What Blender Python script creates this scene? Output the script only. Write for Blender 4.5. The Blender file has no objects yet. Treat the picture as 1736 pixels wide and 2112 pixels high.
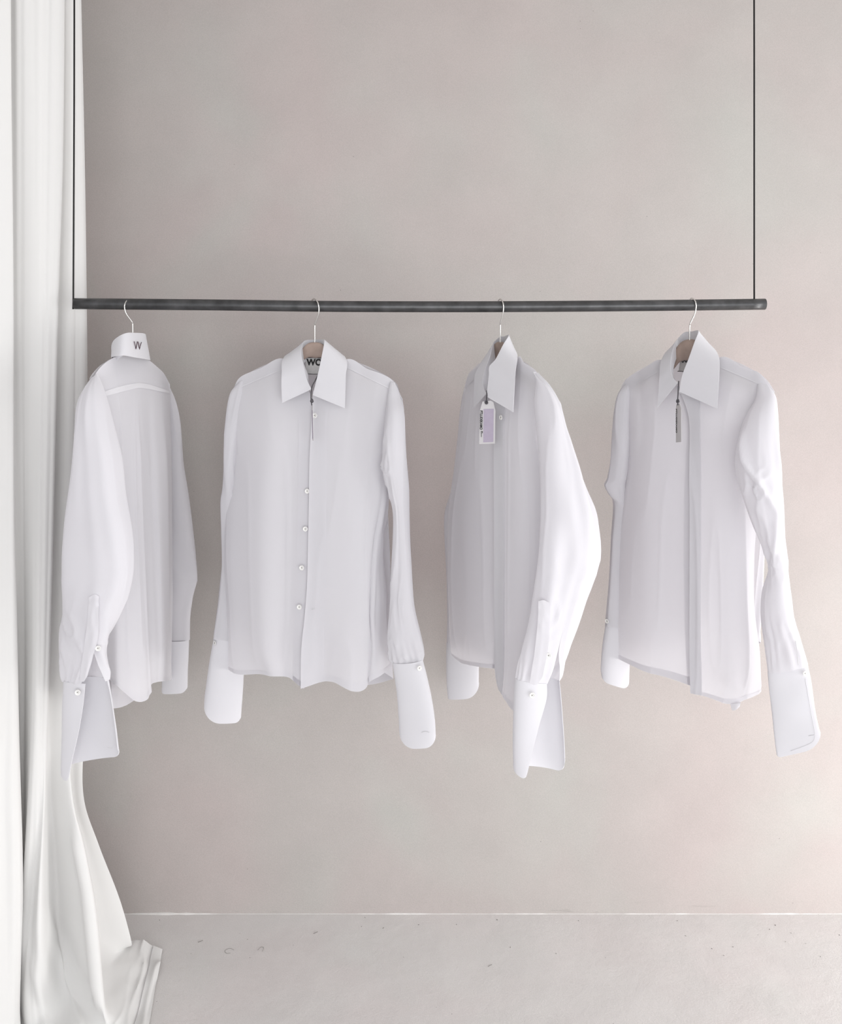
import bpy, bmesh, math, random
import numpy as np
from mathutils import Vector, Matrix

S = bpy.context.scene
COL = S.collection
random.seed(4)

# ------------------------------------------------------------------ camera, sky, light, exposure
FPX, CX, HY, CAMZ = 1756.0, 868.0, 800.0, 1.52      # focal length in px, optical axis in px, eye height
IW, IH = 1736.0, 2112.0
cam = bpy.data.objects.new('camera', bpy.data.cameras.new('camera'))
COL.objects.link(cam)
cam.location = (0, 0, CAMZ)
cam.rotation_euler = (math.pi / 2, 0, 0)
cam.data.sensor_fit = 'VERTICAL'
cam.data.sensor_height = 24.0
cam.data.lens = FPX / IH * 24.0
cam.data.shift_y = -(IH / 2 - HY) / IH
cam.data.clip_start = 0.05
S.camera = cam

W_ = bpy.data.worlds.new('daylight')
S.world = W_
W_.use_nodes = True
bg = W_.node_tree.nodes['Background']
bg.inputs['Color'].default_value = (0.95, 0.97, 1.0, 1)
bg.inputs['Strength'].default_value = 0.98


def area(name, loc, target, sx, sy, power, color):
    l = bpy.data.lights.new(name, 'AREA')
    l.shape = 'RECTANGLE'
    l.size, l.size_y = sx, sy
    l.energy = power
    l.color = color
    o = bpy.data.objects.new(name, l)
    COL.objects.link(o)
    o.location = loc
    o.rotation_euler = (Vector(target) - Vector(loc)).to_track_quat('-Z', 'Y').to_euler()
    return o


area('window_daylight', (3.2, 0.55, 0.95), (0.0, 2.3, 1.0), 1.6, 1.7, 42, (1.0, 0.99, 0.975))
area('front_fill', (0.6, -1.6, 0.95), (-0.1, 2.2, 0.75), 3.0, 1.7, 47, (0.985, 0.99, 1.0))  # added soft fill from behind the camera, lifts the wall behind the shirts
area('garden_door_daylight', (2.5, 1.62, 0.28), (1.0, 2.46, 0.0), 0.7, 0.45, 19.0, (1.0, 0.985, 0.96))

S.view_settings.view_transform = 'Standard'
S.view_settings.look = 'None'
S.view_settings.exposure = 0.08
S.view_settings.gamma = 1.0
S.view_settings.use_curve_mapping = False


# ------------------------------------------------------------------ helpers
def P3(px, py, Y):
    """the point at depth Y that the photograph shows at pixel (px, py)"""
    return ((px - CX) / FPX * Y, Y, CAMZ - (py - HY) / FPX * Y)


class Plane:
    """vertical plane through a hanger, turned by yaw (degrees, positive = its right end comes towards the viewer)"""
    def __init__(s, px, Y0, yaw):
        t = math.radians(yaw)
        s.N = (-math.sin(t), -math.cos(t))
        s.T = (math.cos(t), -math.sin(t))
        s.c = ((px - CX) / FPX * Y0, Y0)
        s.yaw = yaw

    def Y(s, px, n=0.0):
        k = (px - CX) / FPX
        return (n + s.c[0] * s.N[0] + s.c[1] * s.N[1]) / (k * s.N[0] + s.N[1])

    def p(s, px, py, n=0.0):
        return (px, py, s.Y(px, n))


def cr(P, n):
    """Catmull-Rom through the control points along axis 0, n samples"""
    P = np.asarray(P, float)
    k = len(P)
    if k == 2:
        t = np.linspace(0, 1, n).reshape((-1,) + (1,) * (P.ndim - 1))
        return P[0] * (1 - t) + P[1] * t
    E = np.concatenate([(2 * P[0] - P[1])[None], P, (2 * P[-1] - P[-2])[None]])
    x = np.linspace(0, k - 1, n)
    i = np.minimum(x.astype(int), k - 2)
    t = (x - i).reshape((-1,) + (1,) * (P.ndim - 1))
    a, b, c, d = E[i], E[i + 1], E[i + 2], E[i + 3]
    return 0.5 * (2 * b + (c - a) * t + (2 * a - 5 * b + 4 * c - d) * t * t + (3 * b - a - 3 * c + d) * t ** 3)


def to3(G):
    G = np.asarray(G, float)
    Y = G[..., 2]
    return np.stack([(G[..., 0] - CX) / FPX * Y, Y, CAMZ - (G[..., 1] - HY) / FPX * Y], -1)


def normals(P):
    du = np.gradient(P, axis=1)
    dv = np.gradient(P, axis=0)
    N = np.cross(du, dv)
    L = np.linalg.norm(N, axis=-1, keepdims=True)
    return N / np.maximum(L, 1e-9)


def noise2(U, V, su, sv, seed):
    """smooth value noise, -1..1"""
    r = np.random.RandomState(seed)
    T = r.rand(64, 64) * 2 - 1
    x, y = U * su, V * sv
    i, j = np.floor(x).astype(int), np.floor(y).astype(int)
    fx, fy = x - i, y - j
    fx, fy = fx * fx * (3 - 2 * fx), fy * fy * (3 - 2 * fy)
    g = lambda a, b: T[a % 64, b % 64]
    return (g(i, j) * (1 - fx) + g(i + 1, j) * fx) * (1 - fy) + (g(i, j + 1) * (1 - fx) + g(i + 1, j + 1) * fx) * fy


def surf(G, nu=40, nv=60, fold=None, cam_face=True):
    """fine point grid (nv, nu, 3) through a control grid of (px, py, Y); fold(U, V) displaces along the normal (metres)"""
    P = cr(to3(G), nv)
    P = np.swapaxes(cr(np.swapaxes(P, 0, 1), nu), 0, 1)
    if fold is not None:
        V, U = np.meshgrid(np.linspace(0, 1, nv), np.linspace(0, 1, nu), indexing='ij')
        N = normals(P)
        P = P + N * orient(P, N)[..., None] * fold(U, V)[..., None]
    return P


def orient(P, N):
    """+1 / -1 so that the normal at the middle of the sheet faces the room"""
    m = P[P.shape[0] // 2, P.shape[1] // 2]
    n = N[P.shape[0] // 2, P.shape[1] // 2]
    s = np.sign(np.dot(n, np.array([0, 0, CAMZ]) - m)) or 1.0
    return np.full(P.shape[:2], s)


def link(name, me, mat, parent=None, smooth=True):
    o = bpy.data.objects.new(name, me)
    COL.objects.link(o)
    if mat is not None and not me.materials:
        me.materials.append(mat)
    if smooth:
        me.polygons.foreach_set('use_smooth', [True] * len(me.polygons))
    if parent is not None:
        o.parent = parent
        o.matrix_parent_inverse = parent.matrix_world.inverted()
    return o


def grid_mesh(name, P, mat, parent=None, closed=False, thick=0.0):
    nv, nu = P.shape[:2]
    me = bpy.data.meshes.new(name)
    idx = np.arange(nv * nu).reshape(nv, nu)
    nxt = np.roll(idx, -1, axis=1)
    if not closed:
        a, b, c, d = idx[:-1, :-1], idx[:-1, 1:], idx[1:, 1:], idx[1:, :-1]
    else:
        a, b, c, d = idx[:-1], nxt[:-1], nxt[1:], idx[1:]
    F = np.stack([a, d, c, b], -1).reshape(-1, 4)
    me.from_pydata(P.reshape(-1, 3).tolist(), [], F.tolist())
    if not closed and np.linalg.norm(P[0, 0] - P[0, -1]) < 1e-5:      # sleeve: weld the seam where it is shut
        bm = bmesh.new()
        bm.from_mesh(me)
        bm.verts.ensure_lookup_table()
        sel = [bm.verts[i] for i in np.concatenate([idx[:, 0], idx[:, -1]])]
        bmesh.ops.remove_doubles(bm, verts=sel, dist=2e-5)
        bm.to_mesh(me)
        bm.free()
    me.update()
    o = link(name, me, mat, parent)
    if thick:
        m = o.modifiers.new('cloth thickness', 'SOLIDIFY')
        m.thickness = thick
        m.offset = 0.0
        e = o.modifiers.new('crisp edge', 'EDGE_SPLIT')
        e.split_angle = math.radians(48)
    return o


def off(P, d):
    N = normals(P)
    return P + N * orient(P, N)[..., None] * d


def tube_pts(R, nphi=48, nv=70, fold=None, e=0.85):
    """sleeve: rings (Lpx, Lpy, LY, Rpx, Rpy, RY, depth[, slitL, slitR]); open along a slit that starts closed"""
    dflt = next(((r[7], r[7]) for r in R if len(r) > 7), (0.0, 0.0))
    R = [tuple(r) + (dflt if len(r) == 7 else ()) for r in R]
    A = cr(np.array([to3(r[0:3]) for r in R]), nv)
    B = cr(np.array([to3(r[3:6]) for r in R]), nv)
    D = np.clip(cr(np.array([[r[6]] for r in R]), nv)[:, 0], 0.0015, None)
    SL = np.clip(cr(np.array([[r[7]] for r in R]), nv)[:, 0], 0.0, 1.0)
    SR = np.clip(cr(np.array([[r[8]] for r in R]), nv)[:, 0], 0.0, 1.0)
    p0 = np.arccos(1 - 2 * SL)
    p1 = np.arccos(1 - 2 * np.maximum(SR, SL)) - 2 * math.pi
    t = np.linspace(0, 1, nphi)
    PH = p0[:, None] + (p1 - p0)[:, None] * t[None]
    W = B - A
    h = np.stack([W[:, 1], -W[:, 0], np.zeros(nv)], -1)
    h /= np.maximum(np.linalg.norm(h, axis=1, keepdims=True), 1e-9)
    h *= np.where(h[:, 1:2] > 0, -1, 1)
    c, s = np.cos(PH), np.sin(PH)
    s = np.sign(s) * np.abs(s) ** e
    P = A[:, None] + W[:, None] * ((1 - c) / 2)[..., None] + h[:, None] * (s * D[:, None])[..., None]
    if fold is not None:
        V, U = np.meshgrid(np.linspace(0, 1, nv), t, indexing='ij')
        N = normals(P)
        ctr = (A + B)[:, None] / 2
        sg = np.sign(((P - ctr) * N).sum(-1))
        sg = np.where(np.median(sg) >= 0, 1.0, -1.0)
        wn = np.clip(np.minimum(U, 1 - U) / .05, 0, 1)
        P = P + N * sg * (fold(U, V) * wn * wn * (3 - 2 * wn))[..., None]
    return P


def round_corners(P, r):
    """lift the free bottom corners of a cuff to radius r (metres of cloth)"""
    L = np.concatenate([[0], np.cumsum(np.linalg.norm(np.diff(P[-1], axis=0), axis=1))])
    d = np.minimum(L, L[-1] - L)
    up = np.where(d < r, r - np.sqrt(np.maximum(r * r - (r - d) ** 2, 0)), 0)
    v = np.linspace(0, 1, P.shape[0])[:, None] ** 2
    Q = P.copy()
    Q[..., 2] += v * up[None]
    return Q


def tube_along(pts, rad, nseg=8, sub=6, closed_ends=True):
    """round bar along a smooth path: list of verts, faces"""
    C = cr(np.array(pts, float), (len(pts) - 1) * sub + 1) if sub > 1 else np.array(pts, float)
    n = len(C)
    T = np.gradient(C, axis=0)
    T /= np.linalg.norm(T, axis=1, keepdims=True)
    up = np.array([0, 0, 1.0]) if abs(T[0, 2]) < .9 else np.array([1.0, 0, 0])
    V, F = [], []
    u = np.cross(T[0], up)
    for i in range(n):
        u = u - T[i] * np.dot(u, T[i])
        u /= np.linalg.norm(u)
        w = np.cross(T[i], u)
        for k in range(nseg):
            a = 2 * math.pi * k / nseg
            V.append(C[i] + rad * (u * math.cos(a) + w * math.sin(a)))
    for i in range(n - 1):
        for k in range(nseg):
            F.append((i * nseg + k, i * nseg + (k + 1) % nseg, (i + 1) * nseg + (k + 1) % nseg, (i + 1) * nseg + k))
    if closed_ends:
        F.append(tuple(range(nseg))[::-1])
        F.append(tuple((n - 1) * nseg + k for k in range(nseg)))
    return [tuple(v) for v in V], F


def bar(name, pts, rad, mat, parent=None, nseg=8, sub=6):
    V, F = tube_along(pts, rad, nseg, sub)
    me = bpy.data.meshes.new(name)
    me.from_pydata(V, [], F)
    me.update()
    return link(name, me, mat, parent)


def root(name, label, cat, loc, group=None):
    o = bpy.data.objects.new(name, None)
    o.empty_display_size = 0.05
    COL.objects.link(o)
    o.location = loc
    o.matrix_world = Matrix.Translation(loc)
    o['label'], o['category'] = label, cat
    if group:
        o['group'] = group
    return o


# ------------------------------------------------------------------ materials
def newmat(name):
    m = bpy.data.materials.new(name)
    m.use_nodes = True
    nt = m.node_tree
    nt.nodes.clear()
    out = nt.nodes.new('ShaderNodeOutputMaterial')
    return m, nt, out


def N_(nt, kind, **kw):
    n = nt.nodes.new(kind)
    for k, v in kw.items():
        if k in n.inputs:
            n.inputs[k].default_value = v
        else:
            setattr(n, k, v)
    return n


def cloth(name, col, transl, tcol=None, bump=0.06, scale=900):
    m, nt, out = newmat(name)
    tc = N_(nt, 'ShaderNodeTexCoord')
    no = N_(nt, 'ShaderNodeTexNoise', Scale=scale, Detail=2.0)
    nt.links.new(tc.outputs['Object'], no.inputs['Vector'])
    no2 = N_(nt, 'ShaderNodeTexNoise', Scale=38.0, Detail=4.0, Roughness=0.6)
    nt.links.new(tc.outputs['Object'], no2.inputs['Vector'])
    ad = N_(nt, 'ShaderNodeMath', operation='MULTIPLY_ADD')
    ad.inputs[1].default_value = 0.12
    nt.links.new(no.outputs['Fac'], ad.inputs[0])
    nt.links.new(no2.outputs['Fac'], ad.inputs[2])
    bp = N_(nt, 'ShaderNodeBump', Strength=bump, Distance=0.004)
    nt.links.new(ad.outputs[0], bp.inputs['Height'])
    d = N_(nt, 'ShaderNodeBsdfDiffuse', Color=(*col, 1), Roughness=0.4)
    t = N_(nt, 'ShaderNodeBsdfTranslucent', Color=(*(tcol or col), 1))
    mx = N_(nt, 'ShaderNodeMixShader', Fac=transl)
    nt.links.new(bp.outputs[0], d.inputs['Normal'])
    nt.links.new(bp.outputs[0], t.inputs['Normal'])
    nt.links.new(d.outputs[0], mx.inputs[1])
    nt.links.new(t.outputs[0], mx.inputs[2])
    nt.links.new(mx.outputs[0], out.inputs['Surface'])
    return m


def plain(name, col, rough=0.5, metal=0.0, noise=0.0, nscale=60, spec=0.4):
    m, nt, out = newmat(name)
    b = N_(nt, 'ShaderNodeBsdfPrincipled')
    b.inputs['Roughness'].default_value = rough
    b.inputs['Metallic'].default_value = metal
    b.inputs['Specular IOR Level'].default_value = spec
    tc = N_(nt, 'ShaderNodeTexCoord')
    no = N_(nt, 'ShaderNodeTexNoise', Scale=nscale, Detail=4.0)
    nt.links.new(tc.outputs['Object'], no.inputs['Vector'])
    r = N_(nt, 'ShaderNodeValToRGB')
    r.color_ramp.elements[0].position, r.color_ramp.elements[1].position = 0.3, 0.7
    r.color_ramp.elements[0].color = (*[c * (1 - noise) for c in col], 1)
    r.color_ramp.elements[1].color = (*[min(1, c * (1 + noise)) for c in col], 1)
    nt.links.new(no.outputs['Fac'], r.inputs['Fac'])
    nt.links.new(r.outputs['Color'], b.inputs['Base Color'])
    nt.links.new(b.outputs[0], out.inputs['Surface'])
    return m


def plaster(name, base, pink, grn, speck, bump, rough=0.85, fine=520, cloud=1.0, smudge=False):
    """limewashed plaster / micro-cement: cloudy tint, fine grain, tiny dark pits"""
    m, nt, out = newmat(name)
    b = N_(nt, 'ShaderNodeBsdfPrincipled')
    b.inputs['Roughness'].default_value = rough
    b.inputs['Specular IOR Level'].default_value = 0.25
    tc = N_(nt, 'ShaderNodeTexCoord')
    co = tc.outputs['Object']

    def noi(sc, det=4.0, ro=0.55, dist=0.0):
        n = N_(nt, 'ShaderNodeTexNoise', Scale=sc, Detail=det, Roughness=ro, Distortion=dist)
        nt.links.new(co, n.inputs['Vector'])
        return n.outputs['Fac']

    def ramp(f, p0, p1, c0=(0, 0, 0, 1), c1=(1, 1, 1, 1)):
        r = N_(nt, 'ShaderNodeValToRGB')
        r.color_ramp.elements[0].position, r.color_ramp.elements[1].position = p0, p1
        r.color_ramp.elements[0].color, r.color_ramp.elements[1].color = c0, c1
        nt.links.new(f, r.inputs['Fac'])
        return r.outputs['Color']

    def mix(f, a, c, mode='MIX', fac=None):
        x = nt.nodes.new('ShaderNodeMix')
        x.data_type = 'RGBA'
        x.blend_type = mode
        if f is not None:
            nt.links.new(f, x.inputs['Factor'])
        else:
            x.inputs['Factor'].default_value = fac
        for s, v in ((6, a), (7, c)):
            if isinstance(v, tuple):
                x.inputs[s].default_value = (*v[:3], 1)
            else:
                nt.links.new(v, x.inputs[s])
        return x.outputs[2]

    c = mix(ramp(noi(1.3 * cloud, 3.0, 0.5, 0.4), 0.42, 0.66), base, pink)
    c = mix(ramp(noi(2.1 * cloud, 3.0, 0.5, 0.3), 0.50, 0.72), c, grn)
    c = mix(None, c, ramp(noi(4.5 * cloud, 4.0, 0.6), 0.25, 0.75, (0.92, 0.92, 0.92, 1), (1, 1, 1, 1)), 'MULTIPLY', 1.0)
    c = mix(None, c, ramp(noi(fine, 2.0, 0.7), 0.25, 0.75, (0.80, 0.80, 0.80, 1), (1.08, 1.08, 1.08, 1)), 'MULTIPLY', 0.75)
    # small dark pits and flecks
    vo = N_(nt, 'ShaderNodeTexVoronoi', Scale=26.0, Randomness=1.0)
    nt.links.new(co, vo.inputs['Vector'])
    sep = N_(nt, 'ShaderNodeSeparateColor')
    nt.links.new(vo.outputs['Color'], sep.inputs[0])
    ds = N_(nt, 'ShaderNodeMath', operation='LESS_THAN')
    nt.links.new(vo.outputs['Distance'], ds.inputs[0])
    ds.inputs[1].default_value = 0.035
    gt = N_(nt, 'ShaderNodeMath', operation='GREATER_THAN')
    nt.links.new(sep.outputs[0], gt.inputs[0])
    gt.inputs[1].default_value = 1.0 - speck
    ml = N_(nt, 'ShaderNodeMath', operation='MULTIPLY')
    nt.links.new(ds.outputs[0], ml.inputs[0])
    nt.links.new(gt.outputs[0], ml.inputs[1])
    ml2 = N_(nt, 'ShaderNodeMath', operation='MULTIPLY')
    nt.links.new(ml.outputs[0], ml2.inputs[0])
    ml2.inputs[1].default_value = 0.55
    c = mix(ml2.outputs[0], c, (0.16, 0.14, 0.13))
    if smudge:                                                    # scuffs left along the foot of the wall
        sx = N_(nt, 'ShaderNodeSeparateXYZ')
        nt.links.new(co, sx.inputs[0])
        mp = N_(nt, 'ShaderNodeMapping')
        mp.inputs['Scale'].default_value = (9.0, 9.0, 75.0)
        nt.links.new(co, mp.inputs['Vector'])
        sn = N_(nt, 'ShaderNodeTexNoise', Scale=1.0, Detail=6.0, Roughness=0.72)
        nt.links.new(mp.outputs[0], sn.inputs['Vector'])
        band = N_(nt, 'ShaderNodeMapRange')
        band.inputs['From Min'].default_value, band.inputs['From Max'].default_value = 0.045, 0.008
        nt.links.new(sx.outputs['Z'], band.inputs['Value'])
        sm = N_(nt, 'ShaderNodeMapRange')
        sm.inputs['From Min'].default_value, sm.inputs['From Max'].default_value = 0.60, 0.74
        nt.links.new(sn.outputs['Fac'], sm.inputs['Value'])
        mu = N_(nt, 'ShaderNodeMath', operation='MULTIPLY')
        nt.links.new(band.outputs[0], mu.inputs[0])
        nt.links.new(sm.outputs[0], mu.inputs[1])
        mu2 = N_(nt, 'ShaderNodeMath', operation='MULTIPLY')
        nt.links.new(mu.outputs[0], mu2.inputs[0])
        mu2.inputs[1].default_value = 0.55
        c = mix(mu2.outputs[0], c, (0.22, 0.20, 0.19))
    nt.links.new(c, b.inputs['Base Color'])
    h = N_(nt, 'ShaderNodeMath', operation='MULTIPLY_ADD')
    nt.links.new(noi(fine * .45, 3.0, 0.7), h.inputs[0])
    h.inputs[1].default_value = 0.25
    nt.links.new(noi(14.0, 4.0, 0.6), h.inputs[2])
    bp = N_(nt, 'ShaderNodeBump', Strength=bump, Distance=0.006)
    nt.links.new(h.outputs[0], bp.inputs['Height'])
    nt.links.new(bp.outputs[0], b.inputs['Normal'])
    nt.links.new(b.outputs[0], out.inputs['Surface'])
    return m


M_WALL = plaster('limewash plaster', (0.493, 0.459, 0.440), (0.508, 0.451, 0.436), (0.492, 0.477, 0.452), 0.10, 0.16, smudge=True)
M_FLOOR = plaster('pale screed', (0.77, 0.748, 0.736), (0.78, 0.738, 0.728), (0.77, 0.758, 0.742), 0.22, 0.34, 0.8, 420, 1.4)
M_CEIL = plaster('ceiling plaster', (0.7, 0.69, 0.68), (0.7, 0.68, 0.67), (0.7, 0.69, 0.67), 0.0, 0.1)
M_CAULK = plain('white caulk', (0.70, 0.68, 0.665), 0.7, 0, 0.08, 40)
M_SHIRT = cloth('white cotton poplin', (0.81, 0.802, 0.826), 0.33, (0.81, 0.785, 0.82))
M_STIFF = cloth('interfaced white cotton', (0.80, 0.792, 0.818), 0.20, (0.80, 0.78, 0.81))
M_SEAM = cloth('doubled cotton seam', (0.82, 0.81, 0.832), 0.20)
M_CURT = cloth('heavy white curtain cotton', (0.91, 0.905, 0.895), 0.30, None, 0.10, 600)
M_STEEL = plain('blackened steel', (0.075, 0.075, 0.077), 0.34, 0.6, 0.35, 30, 0.5)
M_CORD = plain('black cord', (0.012, 0.011, 0.011), 0.8)
M_CHROME = plain('bright wire', (0.72, 0.71, 0.69), 0.25, 1.0)
M_HANG = plain('taupe wooden hanger', (0.36, 0.275, 0.235), 0.5, 0, 0.18, 25)
M_BUTTON = plain('pearl button', (0.78, 0.77, 0.75), 0.3, 0, 0.08, 90, 0.6)
M_THREAD = plain('button thread', (0.24, 0.23, 0.20), 0.8)
M_BLACK = plain('black print', (0.012, 0.011, 0.012), 0.6)
M_PLUM = plain('plum embroidery', (0.075, 0.035, 0.05), 0.8)
M_LABEL = plain('white woven label', (0.62, 0.61, 0.60), 0.8, 0, 0.05, 300)
M_CARD = plain('white tag card', (0.56, 0.545, 0.55), 0.6)
M_LILAC = plain('lilac print', (0.40, 0.35, 0.435), 0.6, 0, 0.05, 60)
M_RIBBON = plain('grey cotton tape', (0.085, 0.08, 0.088), 0.85)
M_STITCH = plain('grey stitching', (0.60, 0.59, 0.61), 0.8)

# ------------------------------------------------------------------ setting
WALL_Y = 2.46


def box(name, lo, hi, mat, kind=None):
    x0, y0, z0 = lo
    x1, y1, z1 = hi
    V = [(x, y, z) for z in (z0, z1) for y in (y0, y1) for x in (x0, x1)]
    F = [(0, 2, 3, 1), (4, 5, 7, 6), (0, 1, 5, 4), (2, 6, 7, 3), (0, 4, 6, 2), (1, 3, 7, 5)]
    me = bpy.data.meshes.new(name)
    me.from_pydata(V, [], F)
    me.update()
    o = link(name, me, mat, None, smooth=False)
    if kind:
        o['kind'] = kind
    return o


box('wall_back', (-2.6, WALL_Y, -0.1), (3.4, WALL_Y + 0.15, 2.95), M_WALL, 'structure')
box('wall_left', (-2.6, -1.2, -0.1), (-2.45, WALL_Y, 2.95), M_CEIL, 'structure')
box('floor', (-2.6, -1.2, -0.1), (3.4, WALL_Y, 0.0), M_FLOOR, 'structure')
box('ceiling', (-2.6, -1.2, 2.80), (3.4, WALL_Y, 2.95), M_CEIL, 'structure')
# thin bead of white filler in the joint between wall and floor
n = 240
r_ = np.random.RandomState(3)
xs = np.linspace(-2.4, 3.4, n)
wob = np.convolve(r_.randn(n + 8), np.ones(9) / 9, 'valid') * 0.0075 - .0016
rows = []
for k in range(5):
    a = k / 4 * math.pi / 2
    rr = np.maximum(0.0008, 0.0021 + wob)
    rows.append(np.stack([xs, WALL_Y - rr * math.cos(a), rr * math.sin(a) + 0 * xs], -1))
o = grid_mesh('trim_1', np.array(rows), M_CAULK)
o['kind'] = 'structure'

# ------------------------------------------------------------------ rail
rail = root('clothes_rail', 'black steel tube clothes rail hung from the ceiling on two thin black cords', 'clothes rail', P3(868, 633, 2.0))
RY = 2.0
RR = 0.0131
path = [P3(x, y, RY) for x, y in ((154, 626.3), (430, 628.8), (700, 632.0), (1000, 632.6), (1300, 630.6), (1577, 627.4))]
bar('rail_tube', path, RR, M_STEEL, rail, 24, 10)
lx = P3(154, 626.3, RY)
# left cord is looped over the end of the tube, right cord enters it from above
bar('cord', [(lx[0] - 0.0005, RY, 2.80), (lx[0] - 0.0012, RY, 2.2), (lx[0] - 0.0028, RY - .001, lx[2] + RR), (lx[0] - 0.0030, RY - .002, lx[2] - RR)], 0.0021, M_CORD, rail, 8, 1)
rx = P3(1555, 618, RY)
bar('cord', [(rx[0] - 0.0010, RY, 2.80), (rx[0], RY, 2.3), (rx[0], RY, rx[2] - 0.006)], 0.0021, M_CORD, rail, 8, 1)


def rail_z(px):
    A = np.array(path)
    x = (px - CX) / FPX * RY
    return float(np.interp(x, A[:, 0], A[:, 2]))


# ------------------------------------------------------------------ shared garment pieces
def hanger(label, px, pl, ridge, hook, thick=(40, 20), group='hangers on the rail'):
    """ridge: pixels along the top edge of the arms; hook: pixels of the wire from its tip to the neck"""
    z = rail_z(px)
    r0 = root('clothes_hanger', label, 'hanger', P3(px, 660, RY), group)
    pts = []
    nh = len(hook)
    for i, (hx, hy, dy) in enumerate(hook):
        pts.append(P3(hx, hy, RY + dy))
    bar('hook', pts, 0.0016, M_CHROME, r0, 8, 8)
    # arms: a bent board, thickest at the neck
    C = np.array([to3(pl.p(a, b, 0.0)) for a, b in ridge])
    n_ = len(C)
    C = cr(C, 60)
    C[:, 2] -= 0.002 + 0.006 * np.abs(np.linspace(-1, 1, 60)) ** 2
    C = C[3:-3]
    C = cr(C, 60)
    s = np.linspace(-1, 1, 60)
    mid = np.argmin(np.abs(np.interp(np.linspace(0, 1, 60), np.linspace(0, 1, n_), [q[0] for q in ridge]) - px))
    w = np.abs(np.arange(60) - mid) / max(mid, 59 - mid)
    Nn = np.array([pl.N[0], pl.N[1], 0])
    V, F = [], []
    K = 12
    for i in range(60):
        h = (thick[0] * (1 - w[i]) + thick[1] * w[i]) / FPX * C[i][1]
        d = 0.005 - 0.0025 * w[i]
        for k in range(K):
            a = 2 * math.pi * k / K
            sx = np.sign(math.cos(a)) * abs(math.cos(a)) ** .6
            sz = np.sign(math.sin(a)) * abs(math.sin(a)) ** .6
            V.append(tuple(C[i] + Nn * d * sx + np.array([0, 0, -h / 2 + h / 2 * sz])))
    for i in range(59):
        for k in range(K):
            F.append((i * K + k, i * K + (k + 1) % K, (i + 1) * K + (k + 1) % K, (i + 1) * K + k))
    F.append(tuple(range(K))[::-1])
    F.append(tuple(59 * K + k for k in range(K)))
    me = bpy.data.meshes.new('arms')
    me.from_pydata(V, [], F)
    me.update()
    link('arms', me, M_HANG, r0)
    return r0


_BUT = None


def button(px, py, Y, nrm, parent, rad=0.0056, tilt=0.0):
    """four-hole pearl button with a raised rim and thread in its holes"""
    global _BUT
    if _BUT is None:
        prof = [(0.0, .0006), (.42, .0006), (.60, .0007), (.72, .0016), (.88, .0019), (.97, .0014), (1.0, .0006), (.9, -.0004), (0.0, -.0004)]
        K = 20
        V, F = [], []
        for r, h in prof:
            for k in range(K):
                a = 2 * math.pi * k / K
                V.append((r * rad * math.cos(a), r * rad * math.sin(a), h))
        for i in range(len(prof) - 1):
            for k in range(K):
                F.append((i * K + k, i * K + (k + 1) % K, (i + 1) * K + (k + 1) % K, (i + 1) * K + k))
        me = bpy.data.meshes.new('button')
        me.from_pydata(V, [], F)
        me.materials.append(M_BUTTON)
        me.update()
        # thread cross
        V2, F2 = [], []
        for a in (0.6, 0.6 + math.pi / 2):
            c, s = math.cos(a), math.sin(a)
            L, wd = .30 * rad, .07 * rad
            b0 = len(V2)
            for x, y, z in ((-L, -wd, .0007), (L, -wd, .0007), (L, wd, .0007), (-L, wd, .0007), (-L * .8, 0, .0013), (L * .8, 0, .0013)):
                V2.append((x * c - y * s, x * s + y * c, z))
            F2 += [(b0, b0 + 1, b0 + 5, b0 + 4), (b0 + 2, b0 + 3, b0 + 4, b0 + 5), (b0, b0 + 4, b0 + 3), (b0 + 1, b0 + 2, b0 + 5)]
        m2 = bpy.data.meshes.new('thread')
        m2.from_pydata(V2, [], F2)
        m2.materials.append(M_THREAD)
        m2.update()
        _BUT = (me, m2)
    q = Vector((nrm[0], nrm[1], nrm[2] if len(nrm) > 2 else 0)).to_track_quat('Z', 'Y')
    p = Vector(P3(px, py, Y))
    o = link('button', _BUT[0], None, parent)
    W = Matrix.Translation(p) @ q.to_matrix().to_4x4() @ Matrix.Rotation(tilt, 4, 'X')
    o.matrix_parent_inverse = Matrix.Identity(4)
    o.matrix_basis = parent.matrix_world.inverted() @ W
    t = link('thread', _BUT[1], None, None)
    t.parent = o
    return o


def on_surface(P, px, py, d=.001):
    """the point of a sheet that lies behind pixel (px, py), lifted d towards the viewer's side"""
    qx = P[..., 0] / P[..., 1] * FPX + CX
    qy = (CAMZ - P[..., 2]) / P[..., 1] * FPX + HY
    e = (qx - px) ** 2 + (qy - py) ** 2
    near = e < e.min() + 9.0
    i = np.argmin(np.where(near, P[..., 1], 9))
    y = P.reshape(-1, 3)[i][1] - d
    return P3(px, py, y)


def stitches(name, P, parent, mat, rad=0.0005, every=2):
    pts = [tuple(p) for p in P]
    return bar(name, pts, rad, mat, parent, 5, 1)


def text_mesh(name, body, size, mat, parent, M, bold=0.0, sx=1.0):
    cu = bpy.data.curves.new('tmp_text', 'FONT')
    cu.body = body
    cu.size = size
    cu.offset = bold * size
    cu.extrude = 0.00015
    cu.align_x = 'LEFT'
    o = bpy.data.objects.new('tmp_text', cu)
    COL.objects.link(o)
    dg = bpy.context.evaluated_depsgraph_get()
    me = bpy.data.meshes.new_from_object(o.evaluated_get(dg))
    bpy.data.objects.remove(o)
    bpy.data.curves.remove(cu)
    me.name = name
    me.materials.clear()
    me.materials.append(mat)
    t = link(name, me, None, parent, smooth=False)
    t.matrix_parent_inverse = Matrix.Identity(4)
    t.matrix_basis = parent.matrix_world.inverted() @ M @ Matrix.Diagonal((sx, 1, 1, 1))
    return t


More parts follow.
